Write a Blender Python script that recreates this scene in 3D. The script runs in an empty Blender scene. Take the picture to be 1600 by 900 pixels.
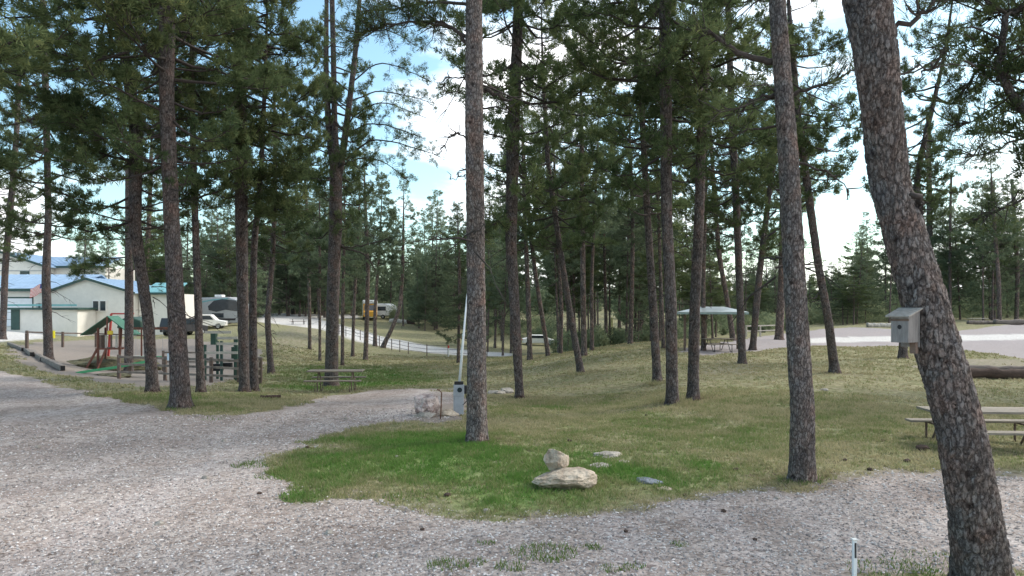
import bpy, bmesh, math, random
import numpy as np
from mathutils import Vector, Matrix, noise as mnoise
R = math.radians
random.seed(7)
RNG = np.random.default_rng(11)
SC = bpy.context.scene
COL = SC.collection

# ------------------------------------------------------------------ camera, sky, sun, exposure
F, CAMH, HOR = 1142.0, 2.6, 480.0          # focal length in photograph pixels, eye height, horizon row
cam = bpy.data.cameras.new("camera"); cam_o = bpy.data.objects.new("camera", cam); COL.objects.link(cam_o)
cam_o.location = (0, 0, CAMH); cam_o.rotation_euler = (R(90), 0, 0)
cam.sensor_width = 36; cam.lens = 36 * F / 1600; cam.shift_y = (HOR - 450) / 1600
cam.clip_start = .1; cam.clip_end = 3000
SC.camera = cam_o
SUN_EL, SUN_ROT = 42, 62                    # degrees; rotation measured clockwise from +Y (the view direction)
w = bpy.data.worlds.new("World"); SC.world = w; w.use_nodes = True
nt = w.node_tree; nt.nodes.clear(); N = nt.nodes.new; L = nt.links.new
out = N('ShaderNodeOutputWorld'); bg = N('ShaderNodeBackground'); bg.inputs[1].default_value = .1
sky = N('ShaderNodeTexSky'); sky.sky_type = 'NISHITA'; sky.sun_disc = False
sky.sun_elevation = R(SUN_EL); sky.sun_rotation = R(SUN_ROT)
tc = N('ShaderNodeTexCoord'); mp = N('ShaderNodeMapping'); mp.inputs['Scale'].default_value = (1.0, 1.0, 2.6)
mp.inputs['Location'].default_value = (.35, .1, .28)
nz = N('ShaderNodeTexNoise'); nz.inputs['Scale'].default_value = 1.9; nz.inputs['Detail'].default_value = 9; nz.inputs['Roughness'].default_value = .52
sepx = N('ShaderNodeSeparateXYZ')
ramp = N('ShaderNodeValToRGB'); ramp.color_ramp.elements[0].position = .495; ramp.color_ramp.elements[1].position = .6
addx = N('ShaderNodeMath'); addx.operation = 'MULTIPLY_ADD'; addx.inputs[1].default_value = .22
mixs = N('ShaderNodeMix'); mixs.data_type = 'RGBA'
tint = N('ShaderNodeMix'); tint.data_type = 'RGBA'; tint.blend_type = 'MULTIPLY'; tint.inputs[0].default_value = 1
tint.inputs[7].default_value = (1.5, 1.75, 1.6, 1)
L(tc.outputs['Generated'], mp.inputs[0]); L(mp.outputs[0], nz.inputs[0]); L(tc.outputs['Generated'], sepx.inputs[0])
L(sepx.outputs[0], addx.inputs[0]); L(nz.outputs[0], addx.inputs[2]); L(addx.outputs[0], ramp.inputs[0])
L(sky.outputs[0], tint.inputs[6]); L(ramp.outputs[0], mixs.inputs[0]); L(tint.outputs[2], mixs.inputs[6])
mixs.inputs[7].default_value = (13.8, 13.8, 13.9, 1)
L(mixs.outputs[2], bg.inputs[0]); L(bg.outputs[0], out.inputs[0])
sl = bpy.data.lights.new("sun", 'SUN'); sl.energy = 1.9; sl.angle = R(11); sl.color = (1, .95, .87)
so = bpy.data.objects.new("sun", sl); COL.objects.link(so)
sd = Vector((math.sin(R(SUN_ROT)) * math.cos(R(SUN_EL)), math.cos(R(SUN_ROT)) * math.cos(R(SUN_EL)), math.sin(R(SUN_EL))))
so.rotation_euler = sd.to_track_quat('Z', 'Y').to_euler()
SC.view_settings.view_transform = 'Standard'; SC.view_settings.look = 'None'; SC.view_settings.gamma = 1
SC.view_settings.use_curve_mapping = False; SC.view_settings.exposure = 0.68
SC.render.engine = 'CYCLES'
SC.cycles.max_bounces = 6; SC.cycles.diffuse_bounces = 4; SC.cycles.glossy_bounces = 2; SC.cycles.transparent_max_bounces = 8
SC.cycles.use_adaptive_sampling = True; SC.cycles.adaptive_threshold = .02

# ------------------------------------------------------------------ materials
MATS = {}
def mat(name, col, rough=.8, var=.25, scale=6, bump=.0, bscale=40, col2=None, metal=0, coords='Object', stretch=(1, 1, 1), trans=0, per=0):
    if name in MATS: return MATS[name]
    m = bpy.data.materials.new(name); m.use_nodes = True; t = m.node_tree; n = t.nodes.new; l = t.links.new
    b = t.nodes['Principled BSDF']; b.inputs['Roughness'].default_value = rough; b.inputs['Metallic'].default_value = metal
    c = n('ShaderNodeTexCoord'); mp = n('ShaderNodeMapping'); mp.inputs['Scale'].default_value = stretch; l(c.outputs[coords], mp.inputs[0])
    z = n('ShaderNodeTexNoise'); z.inputs['Scale'].default_value = scale; z.inputs['Detail'].default_value = 8; z.inputs['Roughness'].default_value = .65
    l(mp.outputs[0], z.inputs[0])
    r = n('ShaderNodeValToRGB'); r.color_ramp.elements[0].position = .32; r.color_ramp.elements[1].position = .68
    c2 = col2 or tuple(min(1, v * (1 + var)) for v in col)
    r.color_ramp.elements[0].color = (*[v * (1 - var) for v in col], 1); r.color_ramp.elements[1].color = (*c2, 1)
    l(z.outputs[0], r.inputs[0]); src = r.outputs[0]
    if per:
        oi = n('ShaderNodeObjectInfo'); hv = n('ShaderNodeHueSaturation'); mr = n('ShaderNodeMapRange')
        mr.inputs[3].default_value = 1 - per; mr.inputs[4].default_value = 1 + per
        l(oi.outputs['Random'], mr.inputs[0]); l(mr.outputs[0], hv.inputs['Value']); l(src, hv.inputs['Color']); src = hv.outputs[0]
    l(src, b.inputs['Base Color'])
    if bump:
        z2 = n('ShaderNodeTexNoise'); z2.inputs['Scale'].default_value = bscale; z2.inputs['Detail'].default_value = 6; l(mp.outputs[0], z2.inputs[0])
        bp = n('ShaderNodeBump'); bp.inputs['Strength'].default_value = bump; bp.inputs['Distance'].default_value = .02
        l(z2.outputs[0], bp.inputs['Height']); l(bp.outputs[0], b.inputs['Normal'])
    MATS[name] = m; return m

def bark_mat(name, dark, light, scale):
    m = bpy.data.materials.new(name); m.use_nodes = True; t = m.node_tree; n = t.nodes.new; l = t.links.new
    b = t.nodes['Principled BSDF']; b.inputs['Roughness'].default_value = .93; b.inputs['Specular IOR Level'].default_value = .15
    at = n('ShaderNodeAttribute'); at.attribute_name = 'plate'
    c = n('ShaderNodeTexCoord'); mp = n('ShaderNodeMapping'); mp.inputs['Scale'].default_value = (scale, scale, scale * .42); l(c.outputs['Object'], mp.inputs[0])
    v = n('ShaderNodeTexVoronoi'); v.feature = 'F1'; v.inputs['Scale'].default_value = 1; v.inputs['Randomness'].default_value = 1
    z = n('ShaderNodeTexNoise'); z.inputs['Scale'].default_value = 1.1; z.inputs['Detail'].default_value = 9; z.inputs['Roughness'].default_value = .7
    l(mp.outputs[0], z.inputs[0])
    mv = n('ShaderNodeMix'); mv.data_type = 'RGBA'; mv.inputs[0].default_value = 1; mv.blend_type = 'ADD'; l(mp.outputs[0], mv.inputs[6]); wv = n('ShaderNodeVectorMath'); wv.operation = 'SCALE'; wv.inputs[3].default_value = 1.9; l(z.outputs['Color'], wv.inputs[0]); l(wv.outputs[0], mv.inputs[7]); l(mv.outputs[2], v.inputs[0])
    ve = n('ShaderNodeTexVoronoi'); ve.feature = 'DISTANCE_TO_EDGE'; ve.inputs['Scale'].default_value = 1; l(mv.outputs[2], ve.inputs[0])
    r = n('ShaderNodeValToRGB'); r.color_ramp.elements[0].position = .0; r.color_ramp.elements[1].position = .22
    r.color_ramp.elements[0].color = (*dark, 1); r.color_ramp.elements[1].color = (*light, 1); l(ve.outputs['Distance'], r.inputs[0])
    # plates differ a little from each other: grey, brown, reddish
    hs = n('ShaderNodeMix'); hs.data_type = 'RGBA'; hs.blend_type = 'MULTIPLY'; hs.inputs[0].default_value = .8
    l(r.outputs[0], hs.inputs[6]); pr = n('ShaderNodeValToRGB'); pe = pr.color_ramp.elements; pe[0].color = (.62, .6, .6, 1); pe[1].color = (1.3, 1.28, 1.25, 1)
    k_ = pe.new(.35); k_.color = (.95, .85, .8, 1); k_ = pe.new(.65); k_.color = (1.0, 1.0, 1.02, 1); l(v.outputs['Color'], pr.inputs[0]); l(pr.outputs[0], hs.inputs[7])
    r2 = n('ShaderNodeValToRGB'); r2.color_ramp.elements[0].position = .3; r2.color_ramp.elements[1].position = .75
    r2.color_ramp.elements[0].color = (.3, .28, .28, 1); r2.color_ramp.elements[1].color = (1.65, 1.6, 1.56, 1); z3 = n('ShaderNodeTexNoise'); z3.inputs['Scale'].default_value = 3.3; z3.inputs['Detail'].default_value = 10; z3.inputs['Roughness'].default_value = .75; l(mp.outputs[0], z3.inputs[0]); l(z3.outputs[0], r2.inputs[0])
    m2 = n('ShaderNodeMix'); m2.data_type = 'RGBA'; m2.blend_type = 'MULTIPLY'; m2.inputs[0].default_value = 1; l(hs.outputs[2], m2.inputs[6]); l(r2.outputs[0], m2.inputs[7])
    zl = n('ShaderNodeTexNoise'); zl.inputs['Scale'].default_value = 3.2; zl.inputs['Detail'].default_value = 5; l(c.outputs['Object'], zl.inputs[0])
    rl = n('ShaderNodeValToRGB'); el = rl.color_ramp.elements; el[0].position = .3; el[0].color = (.72, .74, .8, 1); el[1].position = .7; el[1].color = (1.25, 1.02, .95, 1); kk = el.new(.5); kk.color = (1, 1, 1, 1); l(zl.outputs[0], rl.inputs[0])
    ml = n('ShaderNodeMix'); ml.data_type = 'RGBA'; ml.blend_type = 'MULTIPLY'; ml.inputs[0].default_value = 1; l(m2.outputs[2], ml.inputs[6]); l(rl.outputs[0], ml.inputs[7]); m2 = ml
    vk = n('ShaderNodeTexVoronoi'); vk.inputs['Scale'].default_value = 5.5; l(c.outputs['Object'], vk.inputs[0]); rk = n('ShaderNodeValToRGB'); rk.color_ramp.elements[0].position = .12; rk.color_ramp.elements[1].position = .26; rk.color_ramp.elements[0].color = (.2, .18, .18, 1); l(vk.outputs['Distance'], rk.inputs[0])
    mk = n('ShaderNodeMix'); mk.data_type = 'RGBA'; mk.blend_type = 'MULTIPLY'; mk.inputs[0].default_value = .75; l(m2.outputs[2], mk.inputs[6]); l(rk.outputs[0], mk.inputs[7]); m2 = mk
    m3 = n('ShaderNodeMix'); m3.data_type = 'RGBA'; m3.blend_type = 'MULTIPLY'; m3.inputs[0].default_value = 1; l(m2.outputs[2], m3.inputs[6])
    r3 = n('ShaderNodeValToRGB'); r3.color_ramp.elements[0].position = .0; r3.color_ramp.elements[1].position = .4
    r3.color_ramp.elements[0].color = (.4, .35, .33, 1); r3.color_ramp.elements[1].color = (1, 1, 1, 1); l(at.outputs['Fac'], r3.inputs[0]); l(r3.outputs[0], m3.inputs[7])
    l(m3.outputs[2], b.inputs['Base Color'])
    bp = n('ShaderNodeBump'); bp.inputs['Strength'].default_value = .9; bp.inputs['Distance'].default_value = .03
    ma = n('ShaderNodeMath'); ma.operation = 'MULTIPLY_ADD'; ma.inputs[1].default_value = .8; l(z3.outputs[0], ma.inputs[0]); l(r.outputs[0], ma.inputs[2])
    l(ma.outputs[0], bp.inputs['Height']); l(bp.outputs[0], b.inputs['Normal'])
    return m
BARK_NEAR = bark_mat('pine_bark_near', (.075, .068, .066), (.25, .24, .235), 23)
BARK = bark_mat('pine_bark', (.06, .053, .051), (.158, .148, .145), 18)
BARK_FAR = bark_mat('pine_bark_far', (.075, .066, .062), (.2, .175, .16), 8)
TWIG = mat('twig_bark', (.05, .04, .036), .95, .4, 20)

def needle_mat(name, c1, c2, c3):
    m = bpy.data.materials.new(name); m.use_nodes = True; t = m.node_tree; n = t.nodes.new; l = t.links.new
    t.nodes.remove(t.nodes['Principled BSDF'])
    at = n('ShaderNodeAttribute'); at.attribute_name = 'tint'
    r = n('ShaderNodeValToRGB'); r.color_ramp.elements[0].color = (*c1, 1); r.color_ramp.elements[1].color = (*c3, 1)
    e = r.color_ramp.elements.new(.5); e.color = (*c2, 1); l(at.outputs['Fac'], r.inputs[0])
    oi = n('ShaderNodeObjectInfo'); mr = n('ShaderNodeMapRange'); mr.inputs[3].default_value = .75; mr.inputs[4].default_value = 1.3; l(oi.outputs['Random'], mr.inputs[0])
    hv = n('ShaderNodeHueSaturation'); l(mr.outputs[0], hv.inputs['Value']); l(r.outputs[0], hv.inputs['Color'])
    d = n('ShaderNodeBsdfDiffuse'); tr = n('ShaderNodeBsdfTranslucent'); mx = n('ShaderNodeMixShader'); mx.inputs[0].default_value = .4
    l(hv.outputs[0], d.inputs[0]); l(hv.outputs[0], tr.inputs[0]); l(d.outputs[0], mx.inputs[1]); l(tr.outputs[0], mx.inputs[2])
    l(mx.outputs[0], t.nodes['Material Output'].inputs[0])
    return m
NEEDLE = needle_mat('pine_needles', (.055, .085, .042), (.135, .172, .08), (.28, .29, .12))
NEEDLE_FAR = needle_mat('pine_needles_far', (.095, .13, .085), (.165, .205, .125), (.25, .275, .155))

# ------------------------------------------------------------------ small helpers
def link(o, parent=None):
    COL.objects.link(o)
    if parent is not None: o.parent = parent
    return o
def tag(o, label=None, cat=None, group=None, kind=None):
    if label: o['label'] = label
    if cat: o['category'] = cat
    if group: o['group'] = group
    if kind: o['kind'] = kind
    return o
def empty(name, loc, rz=0, label=None, cat=None, group=None):
    o = bpy.data.objects.new(name, None); o.location = loc; o.rotation_euler = (0, 0, rz); o.empty_display_size = .2
    return tag(link(o), label, cat, group)
def np_mesh(name, verts, faces, k, smooth=False):
    """verts (n,3), faces (m,k) as numpy arrays"""
    me = bpy.data.meshes.new(name); verts = np.asarray(verts, np.float32); faces = np.asarray(faces, np.int32)
    me.vertices.add(len(verts)); me.vertices.foreach_set('co', verts.ravel())
    me.loops.add(faces.size); me.loops.foreach_set('vertex_index', faces.ravel())
    me.polygons.add(len(faces)); me.polygons.foreach_set('loop_start', np.arange(len(faces), dtype=np.int32) * k)
    me.polygons.foreach_set('loop_total', np.full(len(faces), k, np.int32))
    me.polygons.foreach_set('use_smooth', np.full(len(faces), smooth))
    me.update(calc_edges=True); return me
def attr(me, name, vals):
    a = me.attributes.new(name, 'FLOAT', 'POINT'); a.data.foreach_set('value', np.asarray(vals, np.float32))

class MB:
    """collects boxes, tubes and prisms into ONE mesh"""
    def __init__(s): s.v = []; s.f = []
    def add(s, vs, fs):
        b = len(s.v); s.v += [tuple(v) for v in vs]; s.f += [tuple(i + b for i in f) for f in fs]; return s
    def box(s, c, d, rot=None, taper=1):
        x, y, z = (q / 2 for q in d); M = rot or Matrix.Identity(3)
        vs = []
        for k in (-1, 1):
            t = taper if k > 0 else 1
            for (i, j) in ((-1, -1), (1, -1), (1, 1), (-1, 1)):
                vs.append(Vector(c) + M @ Vector((i * x * t, j * y * t, k * z)))
        return s.add(vs, [(3, 2, 1, 0), (4, 5, 6, 7), (0, 1, 5, 4), (1, 2, 6, 5), (2, 3, 7, 6), (3, 0, 4, 7)])
    def bar(s, a, b, w_, h_):
        a, b = Vector(a), Vector(b); d = b - a
        q = d.to_track_quat('Z', 'Y').to_matrix()
        return s.box((a + b) / 2, (w_, h_, d.length), q)
    def tube(s, pts, rad, n=8, cap=True):
        pts = [Vector(p) for p in pts]; rad = rad if isinstance(rad, (list, tuple)) else [rad] * len(pts)
        vs, fs = [], []
        up = Vector((0, 0, 1)) if abs((pts[-1] - pts[0]).normalized().z) < .9 else Vector((1, 0, 0))
        for i, p in enumerate(pts):
            t = (pts[min(i + 1, len(pts) - 1)] - pts[max(i - 1, 0)]).normalized()
            a = t.cross(up).normalized(); b = t.cross(a)
            for k in range(n):
                q = 2 * math.pi * k / n; vs.append(p + (a * math.cos(q) + b * math.sin(q)) * rad[i])
        for i in range(len(pts) - 1):
            for k in range(n): fs.append((i * n + k, i * n + (k + 1) % n, (i + 1) * n + (k + 1) % n, (i + 1) * n + k))
        if cap: fs.append(tuple(range(n))); fs.append(tuple(reversed(range(len(vs) - n, len(vs)))))
        return s.add(vs, fs)
    def prism(s, prof, axis, lo, hi):
        """profile of 2D points extruded along an axis"""
        def P3(u, v, t): return (t, u, v) if axis == 'x' else (u, t, v) if axis == 'y' else (u, v, t)
        n = len(prof); vs = [P3(u, v, lo) for u, v in prof] + [P3(u, v, hi) for u, v in prof]
        fs = [tuple(range(n)), tuple(reversed(range(n, 2 * n)))] + [(i, i + n, (i + 1) % n + n, (i + 1) % n) for i in range(n)]
        return s.add(vs, fs)
    def build(s, name, m, parent=None, bevel=0, smooth=False, recalc=True):
        me = bpy.data.meshes.new(name); me.from_pydata(s.v, [], s.f)
        if recalc or bevel:
            bm = bmesh.new(); bm.from_mesh(me); bmesh.ops.recalc_face_normals(bm, faces=bm.faces)
            if bevel: bmesh.ops.bevel(bm, geom=list(bm.edges), offset=bevel, segments=1, affect='EDGES')
            bm.to_mesh(me); bm.free()
        for p in me.polygons: p.use_smooth = smooth
        me.materials.append(m); o = bpy.data.objects.new(name, me); return link(o, parent)
def copy_tree(o, parent=None):
    c = o.copy(); COL.objects.link(c); c.parent = parent
    for ch in list(o.children): copy_tree(ch, c)
    return c

# ------------------------------------------------------------------ terrain height
CP = [(-200,900,7),(400,900,7),(800,900,7),(1200,900,7),(1700,900,7),(0,765,10.4),(500,765,10.4),(1000,765,10.4),(1600,700,13.5),(1250,750,11),
 (100,690,14.1),(745,690,14.1),(1100,690,14.1),(716,648,18),(283,637,19),(240,613,22.5),(390,612,24),(525,606,30.5),(640,612,25.5),(812,622,24),(860,648,19),
 (850,600,29.5),(830,575,38),(908,583,32),(1000,545,42),(1000,600,26.5),(1050,630,20.5),(1027,597,25.5),(1110,550,42),(1162,568,34),(1305,583,29),
 (1300,535,55),(1450,525,64),(1700,525,64),(1600,500,110),(1300,512,85),(1217,531,54),(985,537,52),(876,553,55),(828,563,46),(840,541,100),(790,556,64),(700,549,72),
 (620,535,82),(560,520,92),(480,505,104),(410,495,112),(598,545,68),(535,571,47),(484,546,60),(424,584,37),(455,517,66),(700,520,108),(700,500,140),(600,497,128),
 (200,583,38),(75,562,40),(160,572,44),(0,600,24),(0,548,43),(100,600,24.5),(-150,560,38),(0,515,80),(150,528,75),(300,520,82),(360,512,88),(150,520,100),
 (-200,505,110),(900,500,160),(1100,498,160),(1300,495,180),(1600,490,190),(300,490,190),(0,490,190),(600,482,220),(-300,488,220),(1900,488,220)]
cpa = []
for px, py, d in CP:
    x = (px - 800) / F * d; cpa.append((math.atan2(x, d) * 2.2, math.log(math.hypot(x, d)), CAMH - (py - HOR) / F * d))
cpa = np.array(cpa)
def _k(d2): return np.where(d2 > 1e-12, .5 * d2 * np.log(np.maximum(d2, 1e-12)), 0)
_n = len(cpa); _A = np.zeros((_n + 3, _n + 3)); _d = ((cpa[:, None, :2] - cpa[None, :, :2]) ** 2).sum(-1)
_A[:_n, :_n] = _k(_d) + np.eye(_n) * .004; _A[:_n, _n] = 1; _A[:_n, _n + 1:] = cpa[:, :2]; _A[_n:, :_n] = _A[:_n, _n:].T
_w = np.linalg.solve(_A, np.concatenate([cpa[:, 2], [0, 0, 0]]))
def vnoise(x, y, s=1.0, seed=0):
    """cheap smooth value noise, vectorised, -1..1"""
    x = np.asarray(x, float) * s + seed * 17.3; y = np.asarray(y, float) * s - seed * 9.1
    xi, yi = np.floor(x), np.floor(y); fx, fy = x - xi, y - yi; fx = fx * fx * (3 - 2 * fx); fy = fy * fy * (3 - 2 * fy)
    def h(a, b): q = np.sin(a * 127.1 + b * 311.7 + seed * 74.7) * 43758.5453; return (q - np.floor(q)) * 2 - 1
    return (h(xi, yi) * (1 - fx) + h(xi + 1, yi) * fx) * (1 - fy) + (h(xi, yi + 1) * (1 - fx) + h(xi + 1, yi + 1) * fx) * fy
def height(x, y):
    x = np.atleast_1d(np.asarray(x, float)); y = np.atleast_1d(np.asarray(y, float)); sh = x.shape; x = x.ravel(); y = y.ravel()
    a = np.arctan2(x, y); r = np.hypot(x, y)
    ac = np.clip(a, -.72, .72); rc = np.clip(r, 6.5, 230)
    p = np.stack([ac * 2.2, np.log(rc)], 1); z = np.zeros(len(p))
    for i in range(0, len(p), 20000):
        q = p[i:i + 20000]; d2 = ((q[:, None] - cpa[None, :, :2]) ** 2).sum(-1)
        z[i:i + 20000] = _k(d2) @ _w[:_n] + _w[_n] + q @ _w[_n + 1:]
    side = np.clip((np.abs(a) - .72) / .9, 0, 1); side = side * side * (3 - 2 * side)
    far = .4 * np.clip((r - 60) / 170, 0, 1)
    z = z * (1 - side) + far * side
    near = np.clip((r - 4.5) / 3.0, 0, 1); z = z * near
    z = z + np.clip((r - 230) / 400, 0, 1) ** 1.3 * 16
    fade = np.clip((r - 5) / 12, 0, 1)
    z = z + (vnoise(x, y, .9, 1) * .035 + vnoise(x, y, .33, 2) * .07) * fade + vnoise(x, y, 3.1, 3) * .012
    return z.reshape(sh)
def hz(x, y): return float(height(x, y)[0])
def G(px, py, dmax=260):
    """where the view ray through a photograph pixel meets the ground"""
    d = np.geomspace(5, dmax, 1500); x = (px - 800) / F * d; zr = CAMH - (py - HOR) / F * d
    hit = np.nonzero(zr <= height(x, d))[0]
    k = hit[0] if len(hit) else len(d) - 1
    return Vector((x[k], d[k], hz(x[k], d[k])))
def A(px, d, sink=0):
    """ground point at a bearing and a distance"""
    x = (px - 800) / F * d; return Vector((x, d, hz(x, d) - sink))
def W(px, py, d): return Vector(((px - 800) / F * d, d, CAMH - (py - HOR) / F * d))

# ground cover zones, as outlines on the ground (given where they are seen)
Z_GRAVEL = [[(-900,570),(0,578),(90,601),(180,624),(260,646),(330,652),(390,645),(480,628),(560,612),(640,607),(722,607),(738,630),(700,650),(640,657),(570,665),(500,690),(430,710),(385,722),(440,745),(500,775),(560,790),(640,803),(760,814),(900,802),(1010,790),(1150,767),(1300,752),(1400,742),(1470,735),(1600,745),(2600,752),(2600,99000),(-900,99000)]]
Z_CORNER = [(1322,893),(1440,887),(1700,886),(2200,1000),(1900,1050),(1330,1060)]
Z_DIRT = [[(10,545),(60,535),(160,530),(300,530),(405,545),(412,583),(330,600),(225,606),(120,592),(60,580)],
          [(640,640),(730,625),(735,655),(650,662)]]
Z_WORN = [[(425,522),(452,510),(500,514),(525,532),(480,545),(430,552)], [(930,700),(975,698),(990,722),(1045,765),(1010,765),(960,742),(915,738)], [(1100,560),(1200,556),(1190,590),(1080,585)]]
Z_RIM = [[(540,772),(700,790),(900,780),(1010,768),(1150,745),(1300,735),(1480,715),(1700,712),(1700,760),(1300,765),(1100,790),(880,815),(640,815),(480,780)], [(1420,560),(1620,560),(1620,590),(1420,590)]]
Z_ROAD_SUNSTRIP = [[(404,490),(440,489),(475,491),(530,507),(600,527),(680,542),(740,548),(800,552),(800,557),(740,556),(680,552),(610,544),(560,534),(500,514),(404,503)],
          [(-400,508),(70,512),(70,529),(0,534),(-400,545)], [(1240,530),(1300,527),(1600,522),(2100,519),(2100,531),(1600,531),(1300,535),(1240,537)],  # last outline here: sunlit strip across the lot, its brightness painted as pale colour
          [(404,490),(560,492),(560,497),(404,500)]]
Z_LOT = [[(1170,528),(1260,517),(1330,511),(1395,514),(1480,519),(1600,504),(2200,502),(2200,600),(1600,562),(1500,546),(1400,541),(1250,541),(1120,554),(1080,556),(1060,546)]]
Z_GREEN = [[(400,728),(560,682),(700,665),(850,690),(1050,690),(1060,735),(940,780),(650,803),(520,770)], [(90,602),(300,620),(430,600),(400,640),(300,645),(180,620)],
           [(430,570),(640,575),(700,590),(640,604),(560,608),(440,610)], [(840,640),(1050,650),(1250,680),(1250,720),(900,690)], [(1180,600),(1420,640),(1430,700),(1270,700)]]
def inpoly(px, py, poly):
    c = np.zeros(px.shape, bool); n = len(poly)
    for i in range(n):
        x1, y1 = poly[i]; x2, y2 = poly[(i + 1) % n]
        if y1 == y2: continue
        m = ((y1 > py) != (y2 > py)); c ^= m & (px < (x2 - x1) * (py - y1) / (y2 - y1) + x1)
    return c
JIT = [(0, 0), (1, 0), (-1, 0), (0, 1), (0, -1), (.7, .7), (-.7, .7), (.7, -.7), (-.7, -.7), (.4, -.2), (-.3, .4), (.1, .5)]
def zone(x, y, polys, soft, rag):
    """0..1 cover of a zone at ground points; soft and rag in metres"""
    z = 0; rr = np.zeros(x.shape)
    jx = (vnoise(x, y, .8, 5) * .6 + vnoise(x, y, 2.4, 6) * .4) * rag; jy = (vnoise(x, y, .7, 7) * .6 + vnoise(x, y, 2.1, 8) * .4) * rag
    zz = height(x, y)
    for ox, oy in JIT:
        X = x + jx + ox * soft; Y = np.maximum(y + jy + oy * soft, .3)
        PX = 800 + X / Y * F; PY = HOR + (CAMH - zz) / Y * F
        m = np.zeros(x.shape, bool)
        for p in polys: m |= inpoly(PX, PY, p)
        rr += m
    rr /= len(JIT)
    return np.where(y > .6, rr, 0)
def zones(x, y):
    g = zone(x, y, Z_GRAVEL, .28, .55); c = zone(x, y, [Z_CORNER], .12, .2); g = np.where(y > .6, g * (1 - c), 1)
    dist = np.hypot(x, y); 
    road = zone(x, y, Z_ROAD_SUNSTRIP, .35, .3); lot = zone(x, y, Z_LOT, .5, .8); dirt = np.maximum(zone(x, y, Z_DIRT, .35, .7), np.maximum(.42 * zone(x, y, Z_WORN, .5, .8), .5 * zone(x, y, Z_RIM, .5, 1.1))); green = np.maximum(zone(x, y, Z_GREEN[:1], .9, 1.6), np.maximum(zone(x, y, Z_GREEN[2:3], 1.5, 2) * .8, zone(x, y, [Z_GREEN[1]] + Z_GREEN[3:], 1.2, 2.2) * .42)); green = green * (.75 + .3 * vnoise(x, y, .7, 12) + .25 * vnoise(x, y, 2.2, 13))
    return g, road, lot, dirt, green

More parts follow.
